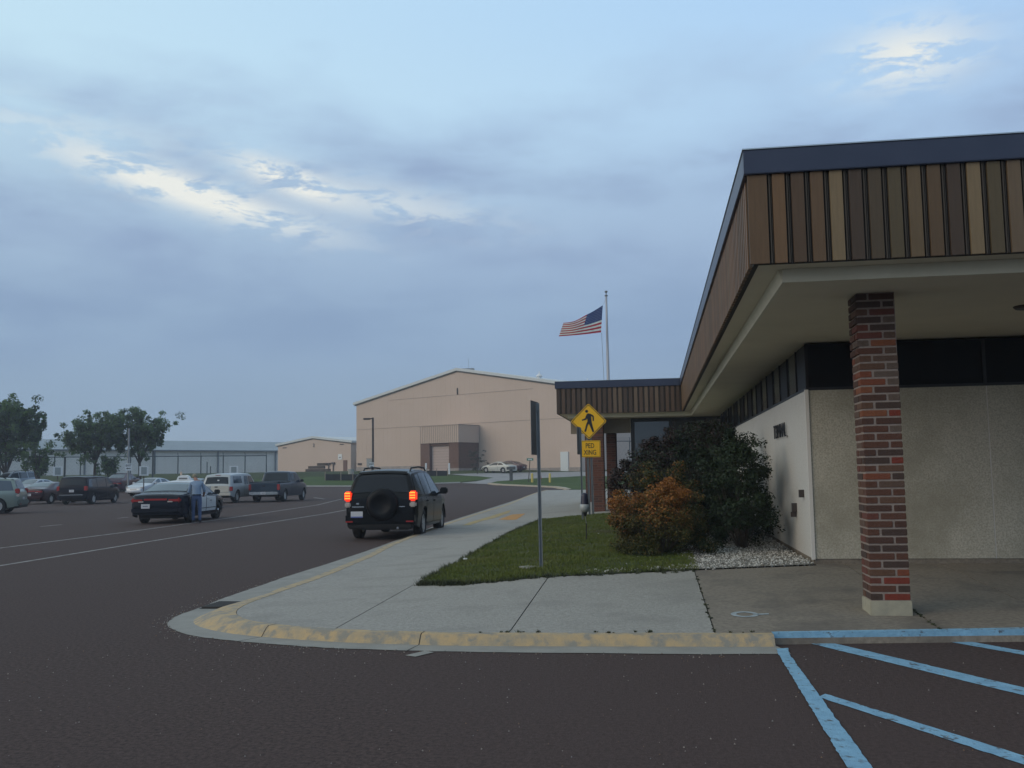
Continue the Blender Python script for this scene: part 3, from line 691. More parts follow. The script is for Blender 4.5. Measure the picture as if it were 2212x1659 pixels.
# ------------------------------------------------------------------ brick column
cbx, cby = 2.09, 10.12; CW = .375
colo = empty('brick_column', (cbx+CW/2, cby+CW/2, plat(cbx, cby)-.012), 'multicoloured red and brown brick column holding the canopy corner', 'column')
zb0 = .0; SB = .155; zt_ = ZS-(plat(cbx, cby)-.012)
mb = MB(); mb.box(-CW/2-.012, CW/2+.012, -CW/2-.012, CW/2+.012, 0, SB); mb.build('base_block', BASEST, colo, bevel=.006)
mb = MB(); mb.box(-CW/2+.006, CW/2-.006, -CW/2+.006, CW/2-.006, SB, zt_-.001); mb.build('mortar_core', MORT, colo)
BL, BW, J = .243, .112, .020
def brick_me(mi):
    h = .0615
    mb = MB(); mb.box(-BL/2, BL/2, -BW/2, BW/2, 0, h); o = mb.build('brick', BRM[mi], bevel=.004); me = o.data; bpy.data.objects.remove(o); return me
BRK = [brick_me(i) for i in range(len(BRM))]
nc = int((zt_-SB)/.0785); ch = (zt_-SB)/nc
# colours seen on the front face, bottom course upwards: (first brick, second brick)
fr = [(7, 8), (0, 7), (4, 8), (2, 3), (0, 7), (0, 0), (7, 7), (1, 1), (0, 7), (0, 1), (4, 0), (1, 1), (0, 2), (0, 0), (0, 9), (3, 7), (0, 2), (7, 8), (1, 7), (0, 0), (0, 0), (0, 6), (1, 1), (5, 8), (2, 7), (1, 6), (5, 1), (3, 6), (3, 6), (2, 6), (2, 9), (0, 9), (6, 5), (4, 9), (4, 7), (7, 6), (2, 4), (7, 7), (7, 1), (7, 7), (7, 7)]
for k in range(nc):
    z = SB+.006+k*ch; top = nc-k
    off = -.014 if top <= 8 else 0; shr = .018 if top == 9 else 0
    a, b = fr[min(k, len(fr)-1)]
    o2 = CW/2-BW/2; o1 = CW/2-BL/2
    if k % 2 == 0:   # header left, stretcher right on the front
        spots = [(a, -o2, -o1, 90), (b, o1, -o2, 0), (None, o2, o1, 90), (None, -o1, o2, 0)]
    else:
        spots = [(a, -o1, -o2, 0), (b, o2, -o1, 90), (None, o1, o2, 0), (None, -o2, o1, 90)]
    for ci, x, y, r_ in spots:
        if ci is None: ci = random.choice([0, 1, 2, 7, 9, 4, 3, 0, 1])
        j = random.gauss(0, .0012); s = 1-shr
        fromme('brick', BRK[ci], colo, (x*s+off+j, y*s+random.gauss(0, .0012), z), (0, 0, R(r_)))
# letters on the side wall
lt = text_mesh('TERMINAL', .34, .006, 1.0, -.002)
lo_ = fromme('wall_lettering', lt, None, (WX-.035, 16.75, 2.21), (math.pi/2, 0, -math.pi/2)); lt.materials.append(BLK)
tag(lo_, 'black raised letters on the pale side wall above the shrubs', 'lettering')
mb = MB(); mb.box(WX-.07, WX, 14.52, 14.60, 1.17, 1.28); tag(mb.build('wall_box', DKBR), 'small dark electrical box high on the pale wall by the corner', 'box')
mb = MB(); mb.box(WX-.07, WX, 15.30, 15.40, .93, 1.06); mb.box(WX-.09, WX-.01, 15.34, 15.37, .85, .93); tag(mb.build('wall_tap', DKBR), 'small dark hose tap low on the pale wall next to the shrub', 'tap')
# ------------------------------------------------------------------ foliage
def leaves(name, mats, centers, radii, per, size, parent, fn=None, squash=.6, droop=0., center_bias=None):
    C_ = np.repeat(np.array(centers), per, 0); Rr = np.repeat(np.array(radii), per); n = len(C_)
    d = rng.normal(size=(n, 3)); d /= np.linalg.norm(d, axis=1)[:, None]; q = rng.random(n)**.45
    P_ = C_+d*(Rr*q)[:, None]*np.array([1, 1, squash])
    nrm = d*.6+rng.normal(0, .6, (n, 3))+np.array([0, 0, .5]); nrm /= np.linalg.norm(nrm, axis=1)[:, None]
    t = np.cross(nrm, rng.normal(size=(n, 3))); t /= np.linalg.norm(t, axis=1)[:, None]; b = np.cross(nrm, t)
    s = (size*rng.uniform(.55, 1.25, n))[:, None]
    V = np.empty((n, 4, 3)); V[:, 0] = P_-t*s; V[:, 1] = P_-b*s*.45+nrm*s*.12; V[:, 2] = P_+t*s; V[:, 3] = P_+b*s*.45+nrm*s*.12
    me = bpy.data.meshes.new(name); me.vertices.add(4*n); me.vertices.foreach_set('co', V.reshape(-1)); me.loops.add(4*n); me.loops.foreach_set('vertex_index', np.arange(4*n))
    me.polygons.add(n); me.polygons.foreach_set('loop_start', np.arange(0, 4*n, 4)); me.polygons.foreach_set('loop_total', np.full(n, 4)); me.update()
    for m in mats: me.materials.append(m)
    mi = fn(P_, C_) if fn else rng.integers(0, len(mats), n)
    me.polygons.foreach_set('material_index', mi.astype(np.int32))
    o = bpy.data.objects.new(name, me); COL.objects.link(o); o.parent = parent; return o
def leafm(name, c, trans=0.):
    m = mat(name, c, .65, tuple(k*.7 for k in c), 3, 3, spec=.25)
    if trans:
        t = m.node_tree; tr = t.nodes.new('ShaderNodeBsdfTranslucent'); tr.inputs[0].default_value = (c[0]*1.3, c[1]*1.3, c[2], 1); mxn = t.nodes.new('ShaderNodeMixShader'); mxn.inputs[0].default_value = trans
        out = [n for n in t.nodes if n.type == 'OUTPUT_MATERIAL'][0]; t.links.new(t.nodes['Principled BSDF'].outputs[0], mxn.inputs[1]); t.links.new(tr.outputs[0], mxn.inputs[2]); t.links.new(mxn.outputs[0], out.inputs[0])
    return m
ORG = [leafm('leaf_orange', (.40, .165, .036)), leafm('leaf_rust', (.27, .105, .030)), leafm('leaf_bronze', (.150, .105, .026)), leafm('leaf_olive', (.068, .070, .020)), leafm('leaf_green', (.034, .050, .016)), leafm('leaf_yellow', (.42, .24, .07))]
DRK = [leafm('leaf_dark_green', (.019, .033, .014)), leafm('leaf_deep_green', (.026, .046, .018)), leafm('leaf_maroon', (.040, .024, .022)), leafm('leaf_brown_green', (.034, .032, .017)), leafm('leaf_grey_green', (.045, .048, .032))]
def bush(name, cx_, cy_, rx, ry, h, ncl, per, size, mats, fn, label, clr=.24, zlo=.1, parts=None, gaps=None, tilt=0.):
    z0 = plat(cx_, cy_); t = empty(name, (cx_, cy_, z0), label, 'shrub'); cs = []; rs = []
    while len(cs) < ncl:
        u = random.uniform(-1, 1); v_ = random.uniform(-1, 1); w_ = random.uniform(0, 1)
        rr = u*u+v_*v_+(max(0, w_-.45)/.55)**2*.9
        if rr > 1: continue
        if rr < .45 and random.random() < .75: continue
        x, y, z = u*rx*(.82+.18*math.sin(3*u+5*w_)), v_*ry, (zlo*h+w_*h*(1-zlo))*(1+tilt*(u-.25))-.08
        if gaps and gaps(x, y, z): continue
        cs.append((x, y, z)); rs.append(random.uniform(.65, 1.25)*clr)
    base_n = len(cs)
    for k in range(int(base_n*.7)):
        c = cs[random.randrange(base_n)]; q = random.uniform(1.0, 1.09)
        if c[2] < .25*h and random.random() < .6: continue
        p = (c[0]*q+random.gauss(0, .03), c[1]*q, min(c[2]*q, h*1.1)+random.gauss(0, .03))
        if cx_+p[0] > 2.08: continue
        cs.append(p); rs.append(clr*random.uniform(.35, .6))
    leaves('foliage', mats, cs, rs, int(per*.62), size, t, fn)
    mb = MB()
    for c in cs[:base_n:4]:
        mb.tube([(c[0]*.12, c[1]*.12, -.05), (c[0]*.5, c[1]*.5, c[2]*.4), c], [.011, .007, .003], 5)
    mb.build('stem', BARK, t)
    # spiky twig ends
    return t
def forg(P_, C_):
    n = len(P_); hgt = P_[:, 2]+.10*np.sin(P_[:, 0]*7)+.14*np.sin(P_[:, 1]*5+C_[:, 0]*9)+rng.normal(0, .13, n)-P_[:, 0]*.16-P_[:, 1]*.10
    out = np.full(n, 4); out[hgt > .20] = 3; out[hgt > .54] = 2; out[hgt > .74] = 1; out[hgt > .90] = 0
    r_ = rng.random(n); out[(r_ < .25) & (out < 3)] += 1; out[(r_ > .97) & (hgt > .55)] = 5; out[(r_ > .88) & (hgt <= .5)] = 2; return out
bush('orange_shrub', .06, 15.60, 1.0, .80, 1.16, 190, 270, .021, ORG, forg, 'low orange and rust autumn shrub in front of the dark ones', .19)
def fdark(P_, C_):
    n = len(P_); k = np.sin(C_[:, 0]*3.1)+np.sin(C_[:, 1]*2.3+C_[:, 2]*4); out = rng.integers(0, 2, n)
    r_ = rng.random(n); out[(k > .4) & (r_ < .55)] = 3; out[(C_[:, 0] < -.3) & (r_ > .45)] = 2; out[r_ > .95] = 4
    out[(C_[:, 2] > 1.7) & (r_ < .35)] = 2; return out
bush('dark_shrub', .72, 19.3, 1.42, 1.7, 2.30, 330, 250, .029, DRK, fdark, 'large dark green and maroon shrub against the terminal', .24, tilt=.07)
def fgr(P_, C_):
    r_ = rng.random(len(P_)); out = np.where(r_ < .7, 1, 0); out[r_ > .93] = 3; return out
bush('green_shrub', 1.42, 16.6, .66, 1.35, 1.98, 112, 240, .029, DRK, fgr, 'loose dark green shrub with gaps touching the pale wall', .21, zlo=.06, gaps=lambda x, y, z: (z < .42 and y < -.5) or (z < .85 and x > .25 and y > 0))
def fol(P_, C_):
    r_ = rng.random(len(P_)); out = np.full(len(P_), 3); out[r_ < .4] = 4; out[(r_ > .68) & (P_[:, 2] > .7)] = 2; out[(r_ > .93)] = 1; return out
bush('olive_shrub', .15, 17.5, 1.0, .7, 1.55, 85, 240, .025, ORG, fol, 'olive green shrub with bronze tips between the orange and dark shrubs', .2)
def fmar(P_, C_):
    r_ = rng.random(len(P_)); out = np.full(len(P_), 2); out[r_ < .3] = 3; out[r_ < .1] = 4; return out
bush('maroon_shrub', -.50, 20.9, .48, .6, 1.60, 75, 190, .030, DRK, fmar, 'maroon leaved shrub behind the left edge of the orange one', .22)

TREEL = [leafm('tree_leaf_a', (0.112, 0.162, 0.111), .5), leafm('tree_leaf_b', (0.131, 0.198, 0.117), .5), leafm('tree_leaf_c', (0.131, 0.216, 0.091), .5), leafm('tree_leaf_d', (0.075, 0.110, 0.091), .5)]
def tree(label, px, py_top, halfw_px, D, zbase=None, skew=0., cl=70, low=.32, per=60, trunk_lean=0., seed=1, bare=True):
    rnd = random.Random(seed)
    b = dep(px, 1020, D); bx_, by_ = float(b[0]), float(b[1]); z0 = terr(bx_, by_)
    ztop = float(dep(px, py_top, D)[2]); H_ = ztop-z0; Wd = halfw_px/FPX*D
    t = empty('tree', (bx_, by_, z0), label, 'tree', group='trees beyond the parked cars')
    mb = MB(); tips = []
    fork = H_*low
    mb.tube([(0, 0, -.2), (trunk_lean*.4, 0, fork*.5), (trunk_lean, 0, fork)], [.20, .16, .13], 8)
    cs = []; rs = []
    nl = 9
    for i in range(nl):
        a = 2*math.pi*i/nl+rnd.uniform(-.3, .3); el_ = rnd.uniform(.35, 1.35); r_ = Wd*(.88 if i % 2 else .62)*math.cos(el_*.75)
        zt = fork+(H_-fork)*(.45+.5*math.sin(el_))*rnd.uniform(.8, 1.0)
        tip = (trunk_lean+r_*math.cos(a)+skew*.4, r_*math.sin(a)*.8, zt); mid = (trunk_lean+tip[0]*.42, tip[1]*.45, fork+(zt-fork)*.5)
        mb.tube([(trunk_lean, 0, fork-.1), mid, tip], [.09, .055, .015], 6)
        for q in (.5, .72, .92):
            for _ in range(max(1, cl//(nl*3))):
                p = Vector(mid).lerp(Vector(tip), q) if q > .5 else Vector(mid)
                cs.append((p.x+rnd.gauss(0, Wd*.19), p.y+rnd.gauss(0, Wd*.19), min(H_-.1, max(fork*.9, p.z+rnd.gauss(0, H_*.085))))); rs.append(rnd.uniform(.28, .62))
    # spires on top
    for _ in range(max(7, cl//7)):
        a = rnd.uniform(-1, 1); x = trunk_lean+a*Wd*.74; z = H_*(1-.30*abs(a)**1.5)*rnd.uniform(.82, 1.0); yy = rnd.gauss(0, Wd*.3); lx = a*.18+rnd.uniform(-.05, .05)
        for k in range(5): cs.append((x-lx*k*.45, yy, z-k*.32)); rs.append(.10+.075*k)
    mb.build('trunk', BARK, t, smooth=True)
    leaves('crown', TREEL, cs, rs, int(per*.95), .15, t, lambda P_, C_: np.where(rng.random(len(P_)) < .6, ((np.abs(np.sin(C_[:, 0]*2.3+C_[:, 2]*1.7))*3.99).astype(int)), rng.integers(0, 4, len(P_))), squash=.8)
    return t
tree('biggest bushy green tree at the left edge of the lot', 12, 858, 92, 92, cl=240, low=.16, per=75, seed=3)
tree('rounded green tree between the two parking signs', 205, 888, 88, 100, cl=200, low=.27, per=60, seed=5)
tree('ragged green tree with a leaning fork right of the exit sign post', 303, 884, 68, 100, cl=145, low=.27, per=58, seed=9, skew=.8, trunk_lean=-.1)
tree('small thin sapling beside the rounded tree', 234, 985, 34, 98, cl=24, low=.35, per=30, seed=12)
tree('low shrubby tree under the biggest one', 82, 960, 36, 90, cl=50, low=.18, per=50, seed=14)
# ------------------------------------------------------------------ far buildings
def lateral(px, D, py=1020): p = dep(px, py, D); return Vector((float(p[0]), float(p[1]), 0))
CF = Vector((math.cos(YAW), math.sin(YAW), 0)); CD = Vector((-math.sin(YAW), math.cos(YAW), 0))
U1 = (CF*.79-CD*.61).normalized(); N1 = Vector((U1.y, -U1.x, 0))      # N1: outward (towards camera)
if N1.dot(CD) > 0: N1 = -N1
INW = -N1
def hangar(name, label, pxl, Dl, width, zr, ze, depth_, num, edge=.35):
    A = lateral(pxl, Dl); t = empty(name, (A.x, A.y, 2.0), label, 'hangar'); t.location = (0, 0, 0)
    def F(): return MB(O=A, U=U1, V=INW)
    h = width/2
    F().prism([(0, 1.2), (width, 1.2), (width, ze), (h, zr), (0, ze)], 0, depth_).build('wall', TAN, t)
    F().prism([(-.5, ze-.28), (h, zr-.12), (width+.5, ze-.28), (width+.5, ze+.10), (h, zr+.26), (-.5, ze+.10)], -.25, depth_+.3).build('roof', ROOFE, t)
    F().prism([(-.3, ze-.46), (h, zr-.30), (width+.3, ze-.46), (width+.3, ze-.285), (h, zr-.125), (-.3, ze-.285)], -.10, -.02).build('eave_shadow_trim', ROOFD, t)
    return t, F, A
H1, F1, A1 = hangar('hangar', 'huge tan gabled hangar with a number one on its gable', 770, 148, 41.4, 16.2, 12.6, 60, '1')
# helper: photo x -> distance along the hangar face
def along(A, px_):
    p = ray(px_, 1020); d = Vector((float(p[0]), float(p[1]))); u = Vector((U1.x, U1.y)); a = Vector((A.x, A.y))
    # a + u s = d t
    det = u.x*(-d.y)-u.y*(-d.x); s = ((-a.x)*(-d.y)-(-a.y)*(-d.x))/det; return s
def facez(A, px_, py_, o=0):
    s = along(A, px_); q = A+U1*s; D = q.dot(CD); return float(dep(px_, py_, D)[2])
def a5(x): return along(A1, z5(x, 0)[0])
def f5(x, y): return facez(A1, *z5(x, y))
# horizontal seams and vertical ribs
for za in (f5(1500, 606), f5(1040, 372)):
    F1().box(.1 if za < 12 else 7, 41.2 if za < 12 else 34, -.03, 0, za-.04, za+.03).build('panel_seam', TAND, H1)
for k in range(46):
    a = .45+k*.9; zt2 = 12.2+3.6*(1-abs(a-20.7)/20.7)
    F1().box(a-.015, a+.015, -.006, 0, 2.9, zt2).build('rib', TAN, H1)
F1().box(27.5, 41.3, -.12, 0, 1.2, f5(1500, 1022)).build('stone_base', mat('stone_base', (.27, .235, .21), .9, (.36, .31, .28), 2.5, 4), H1)
F1().box(.1, 15, -.12, 0, 1.2, 2.75).build('stone_base', MATS['stone_base'], H1)
# doors
F1().box(a5(1943), a5(2010), -.16, 0, 1.4, f5(1976, 876)).build('white_door', mat('white_door_paint', (.60, .63, .63), .6), H1)
F1().box(a5(238), a5(290), -.1, 0, 1.4, f5(265, 938)).build('grey_door', mat('grey_door_paint', (.24, .26, .27), .6), H1)
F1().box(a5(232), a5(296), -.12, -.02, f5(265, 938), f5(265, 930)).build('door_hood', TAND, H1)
F1().box(a5(160), a5(190), -.15, 0, f5(175, 992), f5(175, 975)).build('meter_box', DKBR, H1)
# number
nm = text_mesh('1', 1.25, .04, .9, .02); nm.materials.append(BLK)
q = A1+U1*a5(1040); zq = f5(1040, 345)
no = fromme('numeral', nm, H1, (q.x+N1.x*.08, q.y+N1.y*.08, zq), (math.pi/2, 0, math.atan2(U1.y, U1.x)))
# entry block
eR = a5(1225); PR = 4.4
corner = A1+U1*eR+N1*PR
s_left = None
for k in range(400):
    s = eR-k*.05; q = A1+U1*s+N1*PR; d = q.dot(CD); x = CX+FPX*q.dot(CF)/d
    if x < z5(700, 0)[0]: s_left = s; break
zt5 = float(dep(z5(1055, 0)[0], z5(0, 640)[1], corner.dot(CD))[2]); zm5 = float(dep(z5(1055, 0)[0], z5(0, 792)[1], corner.dot(CD))[2])
EB = empty('hangar_entry', (0, 0, 0), 'brown block entry with ribbed tan upper band and roller door on the big hangar', 'entry')
F1().box(s_left-.1, eR+.1, -PR-.1, -.14, zm5, zt5).build('ribbed_band', TAN, EB)
F1().box(s_left-.15, eR+.15, -PR-.15, -.14, zt5, zt5+.12).build('parapet_cap', TAND, EB)
wE = eR-s_left
for k in range(int(wE/.35)):
    F1().box(s_left+.1+k*.35, s_left+.16+k*.35, -PR-.14, -PR-.1, zm5, zt5).build('rib', TAND, EB)
dl, dr_ = s_left+wE*.245, s_left+wE*.755
F1().box(s_left, dl, -PR, -.14, 1.0, zm5).build('block_wall', BROWNB, EB); F1().box(dr_, eR, -PR, -.14, 1.0, zm5).build('block_wall', BROWNB, EB)
F1().box(dl, dr_, -PR+.2, -.14, zm5-.35, zm5-.01).build('lintel', BROWNB, EB)
F1().box(dl, dr_, -PR+.5, -PR+.7, 1.0, zm5-.36).build('roller_door', DOORP, EB)
for k in range(9):
    z = 1.9+k*(zm5-2.3)/9; F1().box(dl+.02, dr_-.02, -PR+.47, -PR+.499, z, z+.05).build('door_slat', TAND, EB)
F1().box(s_left-.05, dl, -PR-.1, -PR-.0, 1.0, 2.2).build('stone_base', MATS['stone_base'], EB); F1().box(dr_, eR+.08, -PR-.1, -.15, 1.0, 2.25).build('stone_base', MATS['stone_base'], EB)
# roof vents
for i, (vx, vy, sc) in enumerate(((1648, 188, .62), (2077, 236, .5))):
    x_, y_ = z5(vx, vy); s = along(A1, x_); q = A1+U1*s+INW*3; z = 16.3-3.6*abs(s-20.7)/20.7
    mb = MB(O=(q.x, q.y, z)); mb.lathe([(.45*sc, -.3), (.45*sc, .55*sc), (.75*sc, .6*sc), (.75*sc, .75*sc), (.3*sc, 1.15*sc), (.12*sc, 1.3*sc), (.1*sc, 1.75*sc), (.0, 1.8*sc)], 12)
    tag(mb.build('roof_vent', SWHT), ('larger ' if i == 0 else 'smaller right hand ')+'pale conical vent on the big hangar roof', 'vent', 'vents on the hangar roof')
q = A1+U1*21+INW*2; mb = MB(O=(q.x, q.y, 16.4)); mb.box(-.9, .9, -.3, .3, -.2, .12); mb.tube([(.1, 0, 0), (.1, 0, 1.6)], .02, 5); tag(mb.build('lightning_rod', GALV), 'thin rod on a small ridge box at the hangar apex', 'rod')
# hangar 2
H2, F2, A2 = hangar('hangar', 'smaller low tan gabled hangar left of the huge one', 600, 185, 20.4, 8.6, 7.6, 17, '2')
def a3(x): return along(A2, z3(x, 0)[0])
def f3(x, y): return facez(A2, *z3(x, y))
for x0, x1, y0, y1 in ((345, 415, 505, 522), (1400, 1470, 440, 458)):
    F2().box(a3(x0), a3(x1), -.06, 0, f3((x0+x1)/2, y1), f3((x0+x1)/2, y0)).build('louvre', DKBR, H2)
nm = text_mesh('2', .95, .03, .9, .01); nm.materials.append(DKBR); q = A2+U1*a3(920)
fromme('numeral', nm, H2, (q.x+N1.x*.07, q.y+N1.y*.07, f3(920, 470)), (math.pi/2, 0, math.atan2(U1.y, U1.x)))
F2().box(a3(1465), a3(1535), -.08, 0, 1.2, f3(1500, 740)).build('brown_door', BROWNB, H2)
F2().box(a3(1370), a3(1440), -.08, 0, f3(1405, 730), f3(1405, 630)).build('wall_sign', SWHT, H2); F2().box(a3(1390), a3(1422), -.1, -.082, f3(1405, 697), f3(1405, 683)).build('arrow', BLK, H2)
F2().box(a3(1115), a3(1700), -1.2, -.2, 1.2, f3(1400, 950)).build('loading_dock', mat('dock_concrete', (.20, .175, .16), .9), H2)
for x0, y0, y1 in ((1200, 790, 825), (1285, 780, 815)):
    F2().box(a3(x0-28), a3(x0+28), -.3, 0, f3(x0, y1), f3(x0, y0)).build('gas_meter', DKBR, H2)
    F2().box(a3(x0-5), a3(x0+5), -.2, -.1, 2.0, f3(x0, y1)).build('pipe', DKBR, H2)
# link block between the two hangars
lk = empty('link_block', (0, 0, 0), 'narrow tan link building with a brown door between the two hangars', 'building')
LKL = along(A2, 759); LKR = LKL+4.5
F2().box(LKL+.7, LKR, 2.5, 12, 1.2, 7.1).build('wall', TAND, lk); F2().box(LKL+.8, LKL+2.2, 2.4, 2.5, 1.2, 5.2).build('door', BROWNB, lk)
# long pale building on the left
LA = lateral(-330, 150); LB = lateral(599.5, 204); UB = (LB-LA).normalized(); LB = LB+UB*24; IB = Vector((-UB.y, UB.x, 0)); LL = (LB-LA).length
lb = empty('long_shed', (0, 0, 0), 'long pale blue grey warehouse with a shallow roof behind the fence', 'building')
def FB(): return MB(O=LA, U=UB, V=IB)
FB().box(0, LL, 0, 30, 1.2, 6.75).build('wall', GREYB, lb)
mbq = MB(O=LA, U=IB, V=UB); mbq.prism([(-.05, 6.76), (-.6, 6.80), (-.6, 6.95), (15, 9.35), (31, 6.95), (31, 6.76)], -.5, LL+.3).build('roof', GREYR, lb)
FB().box(-.5, LL+.3, -.75, -.6, 6.72, 6.93).build('gutter', mat('dark_gutter', (.10, .12, .14), .6), lb)
for k in range(13):
    s = LL-24.6-k*13.2
    if s > 0: FB().box(s-.13, s+.13, -.3, -.0, 1.2, 6.7).build('downspout', mat('slate_downspout', (.17, .195, .215), .6), lb)
for k in range(int(LL/2.2)):
    FB().box(1+k*2.2, 1.05+k*2.2, -.03, 0, 1.2, 6.7).build('wall_rib', GREYB, lb)
# white building glimpsed under the wing canopy
wb = empty('white_shed', (0, 0, 0), 'pale grey shed glimpsed through the opening under the wing canopy', 'building')
mb = MB(O=(-16, 150, 2.2)); mb.box(14.3, 40, 0, 20, 0, 9); mb.build('wall', mat('white_shed_wall', (.50, .50, .52), .8), wb)
mb = MB(O=(-16, 150, 2.2)); mb.box(14.2, 14.9, -.3, 0, 0, 9); mb.build('pilaster', MATS['white_shed_wall'], wb)
# ------------------------------------------------------------------ fences
FP = mat('fence_post', (.040, .055, .062), .7)
def fence(label, A, B, sp, h, arm=True, gap=None):
    A = Vector((*A, 0)); B = Vector((*B, 0)); L_ = (B-A).length; u = (B-A).normalized(); n = int(L_/sp)
    t = empty('chain_fence', (A.x, A.y, terr(A.x, A.y)), label, 'fence'); z0 = terr(A.x, A.y)
    pm = None
    for k in range(n+1):
        p = A+u*(k*sp); z = terr(p.x, p.y)
        if pm is None:
            mb = MB(); mb.tube([(0, 0, -.2), (0, 0, h)], .075, 6); mb.tube([(0, 0, h), (0, -.12, h+.42)], .035, 5); o = mb.build('post', FP, t); pm = o.data; o.location = (0, 0, 0)
        else: fromme('post', pm, t, (p.x-A.x, p.y-A.y, z-z0))
    for hz, nmn in ((h-.05, 'rail'),):
        mb = MB(); pts = [(u.x*k*sp, u.y*k*sp, terr(A.x+u.x*k*sp, A.y+u.y*k*sp)-z0+hz) for k in range(n+1)]; mb.tube(pts, .06, 5); mb.build(nmn, FP, t)
    v = []; f = []; i = 0
    for wz in (h+.12, h+.25, h+.38):
        mb = MB(); mb.tube([(u.x*k*sp, u.y*k*sp-.07, terr(A.x+u.x*k*sp, A.y+u.y*k*sp)-z0+wz) for k in range(n+1)], .008, 3); mb.build('barbed_wire', FP, t)
    # chain mesh: sparse diagonals
    mb = MB(); st_ = .5; m_ = int(L_/st_)
    for k in range(m_-5):
        for dirn in (1, -1):
            a = k*st_; b = a+2.4
            if dirn < 0: a, b = b, a
            p, q = A+u*a-A, A+u*b-A; za, zb_ = terr(A.x+u.x*a, A.y+u.y*a)-z0, terr(A.x+u.x*b, A.y+u.y*b)-z0
            mb.tube([(p.x, p.y, za+.05), (q.x, q.y, zb_+h-.1)], .0022, 3, False)
    o = mb.build('chain_mesh', FP, t); o['kind'] = 'stuff'
    return t
fA = lateral(-60, 118); fB = lateral(600, 138)
fence('tall grey chain link security fence with barbed wire before the long shed', (fA.x, fA.y), (fB.x, fB.y), 3.05, 2.45)
fC = lateral(1320, 120); fD = lateral(1420, 120)
fence('short stretch of fence seen under the wing canopy', (fC.x, fC.y), (fD.x, fD.y), 2.4, 3.9)
# haze : thin even air
hz = MB().box(-1650, 1650, -400, 2600, -1.5, 24).build('haze', mat('haze_air', (1, 1, 1)))
hm_ = hz.data.materials[0].node_tree; hm_.nodes.clear(); ho_ = hm_.nodes.new('ShaderNodeOutputMaterial'); hv_ = hm_.nodes.new('ShaderNodeVolumePrincipled')
hv_.inputs['Color'].default_value = (.80, .88, 1, 1); hv_.inputs['Density'].default_value = .0009; hm_.links.new(hv_.outputs[0], ho_.inputs['Volume']); tag(hz, 'thin evening haze over the whole airfield', 'haze', kind='stuff')
# ------------------------------------------------------------------ small far things
def post_sign(name, label, px, pytop, pybase, D, wpx, hpx, mats_, post_m, cat='sign', text=None, group=None, frame=False, arrow=False, postr=.04, top_off=0):
    b = dep(px, pybase, D); x, y = float(b[0]), float(b[1]); z0 = terr(x, y); s = D/FPX
    zt2 = float(dep(px, pytop, D)[2])-z0; wd = wpx*s; h = hpx*s
    t = empty(name, (x, y, z0), label, cat, rotz=YAW+math.atan2(-(px-CX), FPX)*1.0, group=group)
    mb = MB(); mb.tube([(0, 0, -.1), (0, 0, zt2-.05)], postr, 6); mb.build('post', post_m, t)
    mb = MB(); mb.box(-wd/2, wd/2, -postr-.04, -postr-.01, zt2-h, zt2); mb.build('panel', mats_[0], t, bevel=.004)
    if frame:
        mb = MB(); mb.box(-wd*.30, wd*.30, -postr-.052, -postr-.042, zt2-h*.88, zt2-h*.10); mb.build('grey_panel', SGRY, t)
    if text:
        me = text_mesh(text, h*.38, .004, .9, .006); me.materials.append(BLK); fromme('lettering', me, t, (0, -postr-.046, zt2-h*.30), (math.pi/2, 0, 0))
    if arrow:
        za = zt2-h*.70; a = wd*.34; mb = MB(); mb.prism([(-a, za), (-a*.3, za+h*.13), (-a*.3, za+h*.05), (a, za+h*.05), (a, za-h*.05), (-a*.3, za-h*.05), (-a*.3, za-h*.13)], -postr-.048, -postr-.041); mb.build('arrow', BLK, t)
    return t
def P1(x, y): return z1(x, y)
post_sign('parking_sign', 'white bordered parking notice above the red car', *(z1(590, 898)[0], z1(0, 898)[1]), 1090, 70, 19, 20, (SWHT,), DKBR, frame=True, group='white bordered notices on posts in the lot')
post_sign('parking_sign', 'white bordered parking notice in front of the silver car', *(z1(1487, 893)[0], z1(0, 893)[1]), 1080, 66, 19, 20.5, (SWHT,), DKBR, frame=True, group='white bordered notices on posts in the lot')
post_sign('parking_sign', 'white bordered parking notice showing above the white pickup cap', *(z2(1207, 275)[0], z2(0, 275)[1]), 1070, 72, 18.5, 20, (SWHT,), DKBR, frame=True, group='white bordered notices on posts in the lot')
post_sign('exit_sign', 'white EXIT sign with a black arrow on the tall grey pole', *(z1(1327, 865)[0], z1(0, 865)[1]), 1050, 85, 13.5, 15.5, (SWHT,), GALV, text='EXIT', arrow=True)
post_sign('arrow_sign', 'white sign with a black arrow on the tall dark light pole', *(z3(1985, 782)[0], z3(0, 782)[1]), 1030, 104, 9.5, 13, (SWHT,), DKBR, text='EXIT', arrow=True)
def pole(name, label, px, pytop, D, r_, m, cat='pole'):
    b = dep(px, 1020, D); x, y = float(b[0]), float(b[1]); z0 = terr(x, y); mb = MB(O=(x, y, z0)); mb.tube([(0, 0, -.2), (0, 0, float(dep(px, pytop, D)[2])-z0)], r_, 8); return tag(mb.build(name, m), label, cat)
pole('utility_pole', 'plain grey pole rising behind the exit sign', z1(1330, 0)[0], z1(0, 500)[1], 88, .09, GALV)
pole('utility_pole', 'thin dark pole standing right of the ragged tree', z1(1583, 0)[0], z1(0, 735)[1], 96, .08, FP)
pole('utility_pole', 'thick slate pole by the fence behind the left parking notice', z1(670, 0)[0], z1(0, 800)[1], 100, .10, FP)
pole('utility_pole', 'thin slate pole on the fence line before the warehouse downspout', z2(925, 0)[0], z2(0, 232)[1], 120, .06, FP)
pole('utility_pole', 'shortest slate pole on the fence line above the police car roof', z2(962, 0)[0], z2(0, 278)[1], 112, .06, FP)
